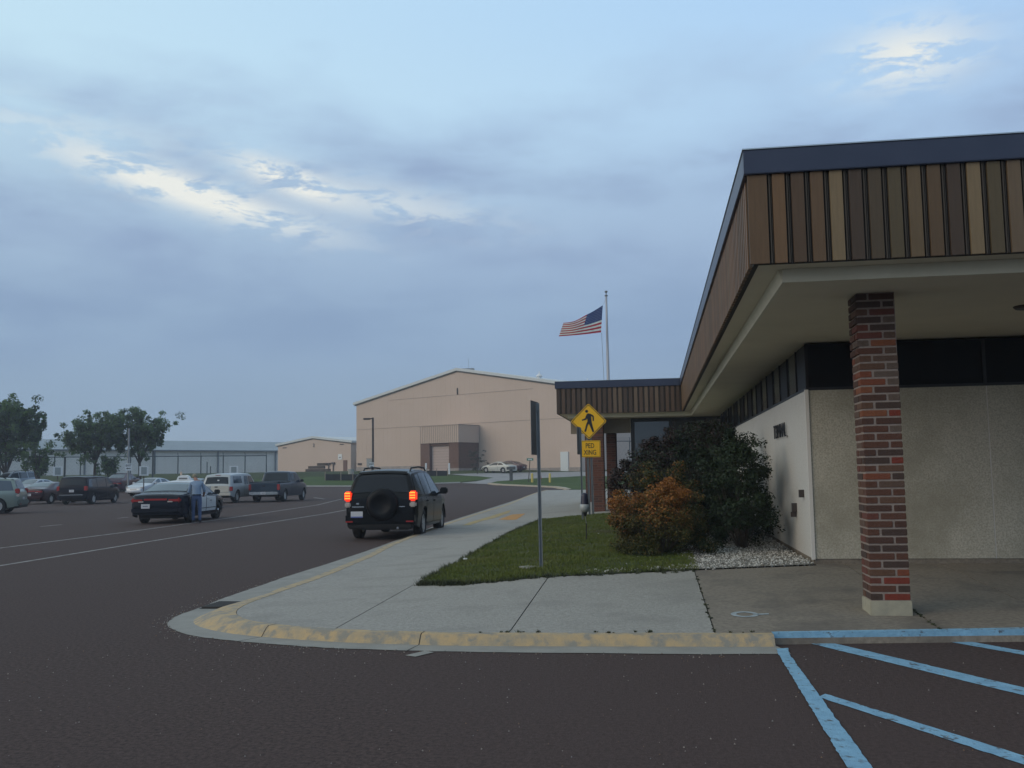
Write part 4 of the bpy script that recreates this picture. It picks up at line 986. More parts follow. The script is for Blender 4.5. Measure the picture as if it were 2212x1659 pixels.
# light pole
b = dep(z5(290, 0)[0], 1020, 106); x, y = float(b[0]), float(b[1]); z0 = terr(x, y); zt2 = float(dep(z5(290, 0)[0], z5(0, 573)[1], 106)[2])-z0
lpo = empty('light_pole', (x, y, z0), 'tall dark lamp pole with one arm in front of the hangars', 'light pole', rotz=YAW)
MB().box(-.10, .10, -.10, .10, -.2, zt2).build('pole', DKBR, lpo); MB().box(-.30, -.10, -.05, .05, zt2-.18, zt2-.06).build('arm', DKBR, lpo); MB().box(-1.05, -.30, -.17, .17, zt2-.24, zt2-.04).build('lamp_head', DKBR, lpo, bevel=.04)
# street name sign
b = gr(*z5(1653, 1150)); zz = terr(*b); D_ = Vector((b[0], b[1], 0)).dot(CD); hS = float(dep(z5(1668, 0)[0], z5(0, 932)[1], D_)[2])-zz
t = empty('street_sign', (b[0], b[1], zz), 'green street name blade on a leaning dark post by the drive', 'sign', rotz=YAW)
MB().tube([(0, 0, -.1), (.22, 0, hS-.1)], .05, 6).build('post', DKBR, t); MB().box(-.35+.22, .35+.22, -.03, .0, hS-.26, hS).build('blade', mat('street_sign_green', (.10, .24, .18), .6), t)
MB().box(-.18+.22, .18+.22, -.04, -.032, hS-.19, hS-.08).build('lettering', SWHT, t)
# bollards, hydrant, post box
YB = mat('bollard_yellow', (.55, .42, .09), .6)
def bollard(label, x, y, z, h, r_=.09):
    mb = MB(O=(x, y, z)); mb.lathe([(r_, -.1), (r_, h-.07), (r_*.8, h-.02), (r_*.4, h), (0, h+.005)], 14); return tag(mb.build('bollard', YB, smooth=True), label, 'bollard', 'yellow bollards')
for xx, lab in ((1688, 'left yellow bollard on the kerb island near the street sign'), (1843, 'right yellow bollard on the kerb island before the white hangar door')):
    b = gr(*z5(xx, 1152)); bollard(lab, b[0], b[1], terr(*b)+.1, .95, .12)
b = pl(*zp(586, 905)); bollard('pale yellow bollard beside the far brick pier', b[0], b[1], plat(*b), 1.05, .07)
b = gr(*z5(1755, 1146)); mb = MB(O=(b[0], b[1], terr(*b)+.1)); mb.lathe([(.16, 0), (.13, .05), (.12, .45), (.17, .48), (.15, .6), (.05, .7), (0, .72)], 12); mb.tube([(-.2, 0, .36), (.2, 0, .36)], .06, 8); tag(mb.build('fire_hydrant', mat('hydrant_red', (.35, .03, .025), .5), smooth=True), 'small red fire hydrant between the island bollards', 'hydrant')
b = gr(*z5(1503, 1140)); zz = terr(*b); mb = MB(O=(b[0], b[1], zz)); mb.box(-.16, .16, -.16, .16, 0, 1.3); mb.box(-.45, .45, -.28, .28, 1.3, 1.62); tag(mb.build('post_box', mat('dark_steel', (.07, .075, .08), .6), bevel=.03), 'dark grey drive up box on a post beside the island', 'box')
# silt fence, white posts, timber pile, barrel
SILT = mat('black_silt_cloth', (.012, .012, .014), .8)
def silt(label, pts, D0, D1, h):
    t = empty('silt_fence', (0, 0, 0), label, 'fence'); mb = MB(); n = len(pts); ps = []
    for i, (x_, y_) in enumerate(pts):
        D = D0+(D1-D0)*i/(n-1); q = lateral(x_, D); z = terr(q.x, q.y); ps.append((q, z))
    for (a, za), (b_, zb_) in zip(ps, ps[1:]):
        i = len(mb.v); mb.v += [Vector((a.x, a.y, za-.05)), Vector((b_.x, b_.y, zb_-.05)), Vector((b_.x, b_.y, zb_+h)), Vector((a.x, a.y, za+h))]; mb.f.append((i, i+1, i+2, i+3))
        j = len(mb.v); mb.v += [w_+Vector((0, .04, 0)) for w_ in mb.v[i:i+4]]; mb.f += [(j+3, j+2, j+1, j), (i+3, i+2, j+2, j+3), (i, j, j+1, i+1)]
    mb.build('cloth', SILT, t)
    for a, za in ps: MB(O=(a.x, a.y, za)).box(-.04, .04, -.08, -.03, -.1, h+.25).build('stake', mat('stake_wood', (.25, .21, .17), .9), t)
silt('black sagging silt fence before the roller door of the hangar', [z5(x, 0) for x in (760, 850, 945)], 112, 112, .6)
silt('black silt fence along the lawn behind the black car', [z3(x, 0) for x in (1130, 1420, 1640, 1900)], 104, 104, .68)
for xx, lab in ((755, 'white leaning marker post left of the roller door'), (958, 'white marker post at the right jamb of the roller door')):
    q = lateral(z5(xx, 0)[0], 116); z = terr(q.x, q.y); mb = MB(O=(q.x, q.y, z)); mb.box(-.1, .1, -.1, .1, -.1, float(dep(z5(xx, 0)[0], z5(0, 975)[1], 116)[2])-z); tag(mb.build('marker_post', SWHT, bevel=.02), lab, 'post', 'white marker posts')
q = lateral(z3(940, 0)[0], 140); z = terr(q.x, q.y); tp_ = empty('timber_pile', (q.x, q.y, z), 'low stack of dark timbers before the smaller hangar', 'timber', rotz=YAW)
WOODD = mat('old_timber', (.085, .065, .05), .9, (.13, .10, .075), 2, 4)
for k in range(12):
    lv = k//4; x0 = -2.0+(k % 4)*.15; L_ = (3.0 if lv else 4.6)
    MB().box(.4*lv-1.4+(.9 if lv > 1 else 0), .4*lv-1.4+L_*.75, (k % 4)*.35, (k % 4)*.35+.3, .02+lv*.42, .40+lv*.42).build('timber', WOODD, tp_)
q = lateral(z3(1603, 0)[0], 108); z = terr(q.x, q.y); mb = MB(O=(q.x, q.y, z)); mb.lathe([(.34, 0), (.36, .1), (.33, .5), (.36, .9), (.36, 1.0), (.0, 1.0)], 14); tag(mb.build('concrete_barrel', mat('barrel_grey', (.33, .32, .29), .8), smooth=True), 'pale round barrel at the left shoulder of the black car', 'barrel')
# small shrub by hangar entry
q = lateral(z5(1205, 0)[0], 116); zq = terr(q.x, q.y); t = empty('far_shrub', (q.x, q.y, zq), 'thin greyish shrub at the brown corner of the hangar entry', 'shrub')
cs = [(random.gauss(0, .55), random.gauss(0, .4), random.uniform(.3, 2.8)) for _ in range(26)]
leaves('foliage', [leafm('leaf_ashy', (.085, .085, .06)), leafm('leaf_ashy_dark', (.05, .052, .038))], cs, [.28]*26, 26, .10, t); MB().tube([(0, 0, -.1), (0, 0, 2.2)], .05, 5).build('stem', BARK, t)
# dark hedge/bank behind the parked cars on the left
q0 = lateral(0, 104); q1 = lateral(560, 122)
# ------------------------------------------------------------------ flagpole
D_ = 60; b = dep(1319, 1020, D_); x, y = float(b[0]), float(b[1]); topz = float(dep(1314, 634, D_)[2])
fp = empty('flagpole', (x, y, 0), 'tall silver flagpole behind the wing roof', 'flagpole')
MB().tube([(0, 0, 0), (0, 0, topz*.5), (0, 0, topz)], [.13, .11, .06], 10).build('pole', mat('pole_aluminium', (.42, .43, .45), .45, metal=.4), fp, smooth=True)
MB().lathe([(.0, topz-.02), (.10, topz+.02), (.11, topz+.07), (.04, topz+.1), (.03, topz+.22), (.09, topz+.27), (.10, topz+.33), (.0, topz+.4)], 12).build('finial', GALV, fp, smooth=True)
fl0 = Vector((x, y, 0)); zz6 = lambda u_, v_: ((1300+u_/4.148)/1.1573, (700+v_/4.148)/1.1573)
def fpt(u_, v_, dd): p = dep(*zz6(u_, v_), D_+dd); return Vector((float(p[0]), float(p[1]), float(p[2])))
hal = MB(); pA = fl0+Vector((0, -.12, topz-.1)); pB = fpt(866, 250, -.25); pC = fpt(846, 545, -.25); pD = fpt(872, 1020, -.2); pD.z -= 3
hal.tube([pA, pB], .012, 4); hal.tube([pC, (pC+pD)/2+Vector((.03, 0, 0)), pD], .012, 4); hal.build('halyard', GALV, fp).parent = fp
for o in [c_ for c_ in fp.children if c_.name.startswith('halyard')]: o.matrix_parent_inverse = Matrix.Translation((-x, -y, 0))
FR_, FW_, FB_ = leafm('flag_red', (.50, .035, .055), .5), leafm('flag_white', (.80, .79, .80), .5), leafm('flag_blue', (.045, .075, .22), .3)
nu, nv = 40, 26
topc = [(858, 262), (800, 300), (740, 335), (685, 362), (620, 400), (570, 425), (520, 438), (450, 445)]; botc = [(840, 543), (780, 550), (700, 560), (620, 568), (560, 573), (500, 578), (450, 581), (402, 585)]
def lerpc(c, u_):
    k = u_*(len(c)-1); i = min(int(k), len(c)-2); f_ = k-i; return (c[i][0]+(c[i+1][0]-c[i][0])*f_, c[i][1]+(c[i+1][1]-c[i][1])*f_)
def flagpt(u_, v_, off=0):
    a, b_ = lerpc(topc, u_), lerpc(botc, u_); vv = v_ if u_ < .4 else v_+(v_**1.25-v_)*(u_-.4)*1.2
    sag = math.sin(v_*math.pi)*18*u_ if u_ < .6 else math.sin(v_*math.pi)*(10.8-30*(u_-.6))
    X_ = a[0]+(b_[0]-a[0])*vv; Y_ = a[1]+(b_[1]-a[1])*vv+sag*.3
    return fpt(X_, Y_, .35*u_*math.sin(u_*7+v_*2.2)+.25*math.sin(v_*3+u_*4)*u_+off-u_*.6)
v = [flagpt(i/nu, j/nv)-fl0 for i in range(nu+1) for j in range(nv+1)]; f = []; fm = []
for i in range(nu):
    for j in range(nv):
        a = i*(nv+1)+j; f.append((a, a+1, a+nv+2, a+nv+1)); row = j//2; fm.append(2 if (i < nu*.4 and row < 7) else (0 if row % 2 == 0 else 1))
fo = newobj('flag', [q+fl0 for q in v], f, [FR_, FW_, FB_], smooth=True, fm=fm); tag(fo, 'American flag with stars and stripes blowing left from the pole', 'flag')
v = []; f = []
for r_ in range(9):
    for c_ in range(6 if r_ % 2 == 0 else 5):
        u_ = (.033+c_*.066+(0 if r_ % 2 == 0 else .033)); v_ = (r_+1)*(7/13)/10; ctr = flagpt(u_, v_, -.02); i0 = len(v)
        du = (flagpt(u_+.012, v_, -.02)-ctr); dv = (flagpt(u_, v_+.018, -.02)-ctr)
        pts = [ctr+(du*math.cos(t_*math.pi/5)+dv*math.sin(t_*math.pi/5))*(1.1 if t_ % 2 == 0 else .45) for t_ in range(10)]
        v += pts; f.append(tuple(range(i0, i0+10)))
st_o = newobj('stars', v, f, FW_, parent=fo)
# ------------------------------------------------------------------ near signs
def upost(x0, y0, h, lean, name, par, wd=.055):
    mb = MB(); s = lean*h
    prof = [(-wd/2, -.02), (-wd*.28, -.02), (-wd*.22, .012), (wd*.22, .012), (wd*.28, -.02), (wd/2, -.02), (wd/2, -.013), (wd*.32, -.013), (wd*.26, .020), (-wd*.26, .020), (-wd*.32, -.013), (-wd/2, -.013)]
    i = len(mb.v); n = len(prof)
    mb.v += [Vector((a, b_, -.1)) for a, b_ in prof]+[Vector((a+s, b_, h)) for a, b_ in prof]
    for k in range(n): mb.f.append((i+k, i+(k+1) % n, i+n+(k+1) % n, i+n+k))
    mb.f.append(tuple(range(i+n, i+2*n)))
    o = mb.build(name, GALV, par); o.location = (x0, y0, 0); return o
# sign seen from behind, near
def side_sign(label, x, y, ztop, bw, bh, yawdeg, lean=-.004):
    z0 = plat(x, y); t = empty('road_sign', (x, y, z0), label, 'sign', rotz=YAW, group='road signs seen edge on from behind'); h = ztop-z0
    upost(0, 0, h-.03, lean, 'post', t, .05)
    mb = MB(); mb.box(-bw/2, bw/2, -.004, .004, -bh, 0); o = mb.build('sign_panel', SIGNB, t, bevel=.002); o.location = (-.055, .05, h); o.rotation_euler = (0, 0, R(yawdeg))
    for q in (-.12, -bh+.12):
        mb = MB(); mb.lathe([(.012, 0), (.012, .02), (0, .022)], 6, axis='y'); o = mb.build('bolt', GALV, t); o.location = (0, -.045, h+q)
    return t
zt1 = float(atY(1166, 866, 13.5)[2])
side_sign('near grey sign seen from behind on a post in the lawn', -1.60, 13.5, zt1, .46, .76, 76)
zt2_ = float(dep(zp(505, 0)[0], zp(0, 300)[1], 26.5)[2]); q = dep(zp(534, 0)[0], 1040, 26.5)
side_sign('far grey sign seen from behind overlapping the pedestrian sign', float(q[0]), float(q[1]), 2.82, .46, .76, 74)
mb = MB(O=(-1.78, 13.62, plat(-1.7, 13.6))); mb.lathe([(.0, .0), (.15, .0), (.15, .022), (.0, .03)], 12); tag(mb.build('post_footing', CONC), 'pale round concrete cap in the grass by the near sign post', 'footing')
q = pl(*zb(970, 822)); mb = MB(O=(q[0], q[1], plat(*q)+.02)); mb.box(-.035, .035, -.02, .02, 0, .03); tag(mb.build('litter', SWHT, bevel=.008), 'scrap of white litter at the lawn edge', 'litter')
# pedestrian sign
DP = 29.5; pb = dep(zp(612, 0)[0], zp(0, 1055)[1], DP); x, y = float(pb[0]), float(pb[1]); z0 = plat(x, y)
ctr = dep(zp(603, 0)[0], zp(0, 250)[1], DP); zc = float(ctr[2])-z0
ps = empty('pedestrian_sign', (x, y, z0), 'yellow diamond pedestrian crossing sign with a PED XING plate', 'sign', rotz=YAW+R(-1))
S_ = 1/FPX*DP/1.1573/3.457          # metres per crop pixel
for off, nm_ in ((-.035, 'post'), (.075, 'post')): o = upost(off, .03, zc+.3, -.01, 'post', ps, .065)
def zpx(u_, v_): return ((u_-603)*S_, zc-(v_-250)*S_)
def plate(name, poly, y0, y1, m, par=ps):
    mb = MB(); mb.prism(poly, y0, y1); return mb.build(name, m, par)
def rdiamond(hd, rr):
    pts = []
    for k in range(4):
        a0 = math.pi/2*k; cx_, cz_ = (hd-rr*1.414)*math.cos(a0), (hd-rr*1.414)*math.sin(a0)
        for j in range(5): a = a0-math.pi/4+math.pi/2*j/4; pts.append((cx_+rr*math.cos(a), cz_+rr*math.sin(a)))
    return pts
HD = 157*S_
def at_(poly, cx_, cz_): return [(a+cx_, c_+cz_) for a, c_ in poly]
def ring(name, o_, i_, y0, m):
    n = len(o_); v = [(a, y0, c_) for a, c_ in o_]+[(a, y0, c_) for a, c_ in i_]+[(a, y0+.003, c_) for a, c_ in o_]+[(a, y0+.003, c_) for a, c_ in i_]
    f = [(k, (k+1) % n, n+(k+1) % n, n+k) for k in range(n)]; newobj(name, v, f, m, parent=ps)
dx_ = 0.
plate('diamond_panel', at_(rdiamond(HD, .05), 0, zc), -.03, -.026, SYEL)
ring('diamond_border', at_(rdiamond(HD*.95, .04), 0, zc), at_(rdiamond(HD*.905, .035), 0, zc), -.034, BLK)
# walking figure traced in crop pixels
def cpoly(pts): return [((u_-603)*S_, zc-(v_-250)*S_) for u_, v_ in pts]
figs = [[(588, 185), (600, 180), (618, 184), (640, 196), (648, 208), (648, 246), (637, 247), (636, 212), (624, 205), (626, 235), (628, 258), (648, 340), (634, 346), (608, 280), (600, 272), (592, 290), (576, 342), (562, 338), (582, 270), (592, 250), (590, 226), (580, 236), (546, 245), (541, 236), (572, 222), (580, 200)]]
for i, pp in enumerate(figs):
    bm = bmesh.new(); vv = [bm.verts.new((a, -.036, c_)) for a, c_ in cpoly(pp)]; fc = bm.faces.new(vv); r_ = bmesh.ops.extrude_face_region(bm, geom=[fc]); [setattr(v_.co, 'y', -.031) for v_ in r_['geom'] if isinstance(v_, bmesh.types.BMVert)]
    bmesh.ops.triangulate(bm, faces=bm.faces[:]); bmesh.ops.recalc_face_normals(bm, faces=bm.faces[:]); me = bpy.data.meshes.new('walking_figure'); bm.to_mesh(me); bm.free(); me.materials.append(BLK); fromme('walking_figure', me, ps)
hc = cpoly([(586, 162)])[0]; plate('figure_head', [(hc[0]+13*S_*math.cos(t_*.349), hc[1]+13*S_*math.sin(t_*.349)) for t_ in range(18)], -.036, -.031, BLK)
def rrect(w_, h_, rr):
    pts = []
    for k, (sx_, sz_) in enumerate(((1, 1), (-1, 1), (-1, -1), (1, -1))):
        for j in range(5): a = math.pi/2*k+math.pi/2*j/4; pts.append((sx_*(w_/2-rr)+rr*math.cos(a), sz_*(h_/2-rr)+rr*math.sin(a)))
    return pts
pc = cpoly([(615, 489)])[0]; pw, ph = 168*S_, 145*S_
plate('caption_panel', at_(rrect(pw, ph, .03), *pc), -.03, -.026, SYEL)
ring('caption_border', at_(rrect(pw*.95, ph*.94, .025), *pc), at_(rrect(pw*.92, ph*.905, .02), *pc), -.034, BLK)
for s_, vv_ in (('PED', 461), ('XING', 519)):
    me = text_mesh(s_, 46*S_*1.30, .002, .74, .001); me.materials.append(BLK); c_ = cpoly([(608, vv_)])[0]; fromme('lettering', me, ps, (c_[0], -.033, c_[1]-.01), (math.pi/2, 0, 0))
# kerb joints and grit
def kerb_joint(i):
    p = Vector(TS_[i]); a = Vector(TS_[max(i-1, 0)]); b = Vector(TS_[min(i+1, nT-1)]); d = (b-a).normalized(); o_ = Vector((d.y, -d.x))
    if o_.dot(Vector((-1, -1))) < 0: o_ = -o_
    prof = []; base = i*5; me_ = kb.data; vv = [me_.vertices[base+k].co.copy() for k in range(5)]
    vv.append(vv[-1]+Vector((o_.x*.32, o_.y*.32, .0035))); w2 = Vector((d.x*.005, d.y*.005, 0)); v = []; f = []
    for q in vv: q = q+Vector((0, 0, .002)); v += [q-w2, q+w2]
    for k in range(len(vv)-1): f.append((2*k, 2*k+1, 2*k+3, 2*k+2))
    tag(newobj('kerb_joint', v, f, DIRT), kind='structure')
for i in (8, 16, 30, 44): kerb_joint(i)
weeds('joint_weeds', [(.49, 13.2), (.505, 9.25)], 34, 'tiny weeds in the joint between the pale and brown slabs', .28)
weeds('joint_weeds', [(2.55, 10.6), (2.55, 9.45)], 24, 'tiny weeds in the joint beside the brick column', .28)
weeds('joint_weeds', [(-1.7, 9.13), (-1.1, 9.14), (.3, 9.2), (1.0, 9.25)], 16, 'tiny weeds along the back of the yellow kerb', .38)
def grit(n):
    v = []; f = []; fm = []
    for _ in range(n):
        if random.random() < .5: x = random.uniform(-6, 4); y = random.uniform(3.2, 8.6); s_ = random.uniform(.003, .008)
        else: i = random.randrange(len(gut)-1); p = Vector(gut[i]).lerp(Vector(gut[i+1]), random.random()); x = p.x-abs(random.gauss(0, .12)); y = p.y-abs(random.gauss(0, .12)) if p.x > -5 else p.y; s_ = random.uniform(.003, .010)
        i0 = len(v); a = random.uniform(0, 6.28); v += [(x+s_*math.cos(a+k*2.09), y+s_*math.sin(a+k*2.09), .008) for k in range(3)]+[(x, y, .008+s_*1.1)]; f += [(i0, i0+1, i0+3), (i0+1, i0+2, i0+3), (i0+2, i0, i0+3)]; fm += [random.choice((0, 0, 1, 2))]*3
    o = newobj('grit', v, f, [mat('grit_pale', (.25, .22, .19), .9), mat('grit_brown', (.16, .10, .06), .9), mat('grit_grey', (.20, .19, .18), .9)], fm=fm); tag(o, 'loose grit and crumbs scattered over the asphalt by the kerb', 'grit', kind='stuff')
grit(1100)
# hairline cracks in the asphalt
CRK = mat('crack_dark', (.010, .008, .007), .95)
for pts in ([(-13, 14), (-11, 18), (-10.4, 24), (-9.5, 31), (-9.7, 40)], [(-7.5, 10), (-9.3, 11.2), (-12, 11.4), (-16, 12.6)]):
    out = []
    for a, b in zip(pts, pts[1:]):
        n_ = int((Vector(b)-Vector(a)).length/.14)
        for k in range(n_): p = Vector(a).lerp(Vector(b), k/n_); out.append((p.x+random.gauss(0, .028), p.y+random.gauss(0, .028)))
    v = []; f = []
    for i, p in enumerate(out):
        w_ = random.uniform(.0015, .006); v += [(p[0], p[1]-w_, .0035), (p[0], p[1]+w_, .0035)]
        if i: f.append((2*i-2, 2*i, 2*i+1, 2*i-1))
    tag(newobj('asphalt_crack', v, f, CRK), kind='structure')
# garden lamp
x, y = -1.32, 18.5; z0 = plat(x, y); gl_ = empty('garden_lamp', (x, y, z0), 'small globe garden lamp with a dark cap on a stake in the lawn', 'garden lamp')
MB().tube([(0, 0, -.05), (.01, 0, .33)], .012, 6).build('stake', BLK, gl_); MB().tube([(.01, 0, .31), (-.012, 0, .48)], .007, 6).build('stem', GALV, gl_)
MB().lathe([(.0, .46), (.03, .47), (.04, .53), (.05, .55)], 12, (-.012, 0, 0)).build('socket', BLK, gl_, smooth=True)
MB().lathe([(.03, .53), (.07, .555), (.092, .60), (.094, .645), (.08, .69), (.055, .70)], 16, (-.015, 0, 0)).build('globe', mat('lamp_globe', (.34, .36, .36), .3), gl_, smooth=True, sharp=80)
MB().lathe([(.078, .69), (.072, .74), (.066, .84), (.058, .885), (.03, .905), (.0, .91)], 16, (-.015, 0, 0)).build('cap', mat('lamp_cap_navy', (.018, .018, .04), .4), gl_, smooth=True, sharp=80)
# ------------------------------------------------------------------ vehicles
def interp(tab, x):
    if x <= tab[0][0]: return tab[0][1]
    for (a, va), (b_, vb) in zip(tab, tab[1:]):
        if x <= b_: return va+(vb-va)*(x-a)/(b_-a) if b_ > a else vb
    return tab[-1][1]
def paintm(name, c, rough=.32, metal=.25): return mat(name, c, rough, metal=metal, coat=.35 if max(c) > .03 else .03, spec=.45 if max(c) > .03 else .16)
class Car:
    def __init__(s, name, label, cat, spec, paint_, group=None):
        s.sp = spec; s.t = empty(name, (0, 0, 0), label, cat, group=group); s.pm = paint_; s.L = spec['L']; s.W = spec['W']; s.r = spec.get('r', .35); s.zlow = spec.get('zlow', .22)
        s.axr, s.axf = spec['axr'], spec['axr']+spec['wb']; s.tum = spec.get('tum', .30); s.bodies()
    def zt(s, x): return interp(s.sp['zt'], x)
    def belt(s, x): return interp(s.sp['belt'], x)
    def hw(s, x): return s.W/2*interp(s.sp['plan'], x)
    def w(s, x, z):
        b = s.belt(x); h = s.hw(x)
        if z <= b:
            q = (b-z)/(b-s.zlow); return h*(1-.055*abs(q-.35)**2.2*2.2-.02*max(0, 1-q*8))
        return h*.975-.012-s.tum*(z-b)
    def bodies(s):
        xs = set(np.linspace(-s.L/2, s.L/2, 64).round(4)); ra = s.r+.055
        for ax in (s.axr, s.axf):
            for k in range(25): xs.add(round(ax+ra*math.cos(math.pi*k/24), 4))
            xs.add(round(ax-ra-.002, 4)); xs.add(round(ax+ra+.002, 4))
        for x, _ in s.sp['zt']: xs.add(round(x, 4))
        for x, _ in s.sp['plan']: xs.add(round(x, 4))
        xs = sorted(x for x in xs if -s.L/2 <= x <= s.L/2)
        rows = []; crown = .035
        for x in xs:
            zl = s.zlow + (.10*max(0, (-x-s.L/2+.5)/.5) if x < 0 else .08*max(0, (x-s.L/2+.5)/.5))
            for ax in (s.axr, s.axf):
                d = abs(x-ax)
                if d < ra: zl = max(zl, s.r+math.sqrt(max(0, ra*ra-d*d)))
            zt_ = max(s.zt(x), zl+.06); rc = min(.075, (zt_-zl)*.4); bz = min(s.belt(x), zt_-rc)
            bz = max(bz, zl+.01)
            pts = []
            for k in range(9): z = zl+(bz-zl)*k/8; pts.append((s.w(x, z), z))
            for k in range(1, 7): z = bz+(zt_-rc-bz)*k/6; pts.append((s.w(x, z), z))
            we = s.w(x, zt_-rc)
            for k in range(1, 6): a = math.pi/2*k/5; pts.append((we-rc*1.3*(1-math.cos(a)), zt_-rc+rc*math.sin(a)))
            wi = pts[-1][0]
            for k in range(1, 5): y_ = wi*(1-k/4); pts.append((y_, zt_+crown*(1-(y_/max(we, .01))**2)*(1 if k else 0)))
            rows.append([(x, y_, z) for y_, z in pts])
        n = len(rows[0]); v = []; f = []
        for r_ in rows:
            v += [(x, y_, z) for x, y_, z in r_]; v += [(x, -y_, z) for x, y_, z in r_]
        for i in range(len(rows)-1):
            for side in (0, 1):
                for j in range(n-1):
                    a = i*2*n+side*n+j; b_ = a+1; c_ = b_+2*n; d_ = a+2*n
                    f.append((a, b_, c_, d_) if side else (d_, c_, b_, a))
        for i, fl_ in ((0, False), (len(rows)-1, True)):
            l = [i*2*n+j for j in range(n)]+[i*2*n+n+j for j in range(n-2, -1, -1)]; f.append(tuple(l if fl_ else l[::-1]))
        bm = bmesh.new(); bv = [bm.verts.new(q) for q in v]
        for q in f:
            try: bm.faces.new([bv[k] for k in q])
            except ValueError: pass
        bmesh.ops.remove_doubles(bm, verts=bm.verts, dist=.0008); bmesh.ops.recalc_face_normals(bm, faces=bm.faces)
        me = bpy.data.meshes.new('body'); bm.to_mesh(me); bm.free(); me.materials.append(s.pm); me.shade_smooth(); me.set_sharp_from_angle(angle=R(38))
        s.body = fromme('body', me, s.t)
        mb = MB(); W2 = s.W/2
        mb.box(-s.L/2+.25, s.L/2-.25, -W2+.28, W2-.28, s.zlow-.03, .75); mb.build('underbody', PLAST, s.t)
    def side(s, name, quad, m, off=.006, nu=12, nv=5, parent=None, sides=(1, -1), topfn=None):
        """quad: (x0b,z0b),(x1b,z1b),(x1t,z1t),(x0t,z0t)"""
        out = []
        for sd_ in sides:
            v = []; f = []
            for i in range(nu+1):
                for j in range(nv+1):
                    u_, q = i/nu, j/nv
                    xb, zb_ = quad[0][0]+(quad[1][0]-quad[0][0])*u_, quad[0][1]+(quad[1][1]-quad[0][1])*u_
                    xt, zt_ = quad[3][0]+(quad[2][0]-quad[3][0])*u_, quad[3][1]+(quad[2][1]-quad[3][1])*u_
                    x = xb+(xt-xb)*q; z = zb_+(zt_-zb_)*q; z = min(z, s.zt(x)-.065)
                    v.append((x, sd_*(s.w(x, z)+off), z))
            for i in range(nu):
                for j in range(nv):
                    a = i*(nv+1)+j; ff = (a, a+nv+1, a+nv+2, a+1); f.append(ff if sd_ < 0 else ff[::-1])
            out.append(newobj(name, v, f, m, parent=parent or s.t, smooth=True))
        return out
    def top(s, name, x0, x1, fr0, m, off=.008, nu=10, crown=.035, fr1=None):
        v = []; f = []; nw = 10
        for i in range(nu+1):
            x = x0+(x1-x0)*i/nu; z = s.zt(x); dzz = (s.zt(x+.01)-s.zt(x-.01))/.02; nn = math.hypot(dzz, 1); we = s.w(x, z-.07); fr_ = fr0+((fr1 if fr1 is not None else fr0)-fr0)*i/nu
            for j in range(nw+1):
                y_ = (j/nw*2-1)*(we-.08)*fr_; v.append((x-dzz/nn*off, y_, z+crown*(1-(y_/we)**2)+off/nn))
        for i in range(nu):
            for j in range(nw): a = i*(nw+1)+j; f.append((a, a+1, a+nw+2, a+nw+1))
        o = newobj(name, v, f, m, parent=s.t, smooth=True); return o
    def box(s, name, x0, x1, y0, y1, z0, z1, m, bevel=.01, parent=None, mirror=False):
        o = MB().box(x0, x1, y0, y1, z0, z1).build(name, m, parent or s.t, bevel=bevel, smooth=True, sharp=50)
        if mirror: MB().box(x0, x1, -y1, -y0, z0, z1).build(name, m, parent or s.t, bevel=bevel, smooth=True, sharp=50)
        return o
    def wheels(s, rim='alloy', wd=.21):
        mb = MB(); r_ = s.r; mb.lathe([(r_*.60, -wd/2), (r_*.9, -wd/2), (r_*.98, -wd/2+.02), (r_, -wd/2+.05), (r_, wd/2-.05), (r_*.98, wd/2-.02), (r_*.9, wd/2), (r_*.62, wd/2), (r_*.60, 0), (r_*.60, -wd/2)], 28, axis='y', cap=False); to = mb.build('wheel', RUB, None, smooth=True, sharp=50); tm = to.data; bpy.data.objects.remove(to)
        mb = MB(); rr = r_*.64
        if rim == 'alloy':
            mb.lathe([(rr, -.10), (rr, .085), (rr*.93, .09), (rr*.9, .03), (0, .015)], 28, axis='y')
            for k in range(5):
                a = 2*math.pi*k/5+.3; ca, sa = math.cos(a), math.sin(a); i = len(mb.v)
                for rad_, hwid in ((.03, .032), (rr*.95, .048)):
                    for sgn in (-1, 1):
                        for yy in (.03, .082 if rad_ > .1 else .07): mb.v.append(Vector((rad_*ca-sgn*hwid*sa, yy, rad_*sa+sgn*hwid*ca)))
                mb.f += [(i, i+1, i+3, i+2), (i+4, i+6, i+7, i+5), (i, i+2, i+6, i+4), (i+1, i+5, i+7, i+3), (i, i+4, i+5, i+1), (i+2, i+3, i+7, i+6)]
            mb.lathe([(.05, .06), (.05, .095), (0, .1)], 12, axis='y'); ro = mb.build('rim', RIMM, None, smooth=True, sharp=30)
        else:
            mb.lathe([(rr, -.10), (rr, .08), (rr*.9, .085), (rr*.85, .03), (rr*.4, .02), (rr*.36, .06), (0, .06)], 24, axis='y'); ro = mb.build('rim', STEEL, None, smooth=True, sharp=30)
        rm = ro.data; bpy.data.objects.remove(ro)
        hub = None
        if rim == 'steel':
            ho = MB().lathe([(rr*.34, .06), (rr*.30, .10), (rr*.12, .12), (0, .122)], 14, axis='y').build('hub_cap', CHR, None, smooth=True); hub = ho.data; bpy.data.objects.remove(ho)
        for ax in (s.axr, s.axf):
            for sd_ in (1, -1):
                y_ = sd_*(s.hw(ax)-wd/2-.035); o = fromme('wheel', tm, s.t, (ax, y_, r_), (0, 0, 0 if sd_ > 0 else math.pi)); fromme('rim', rm, o)
                if hub: fromme('hub_cap', hub, o)
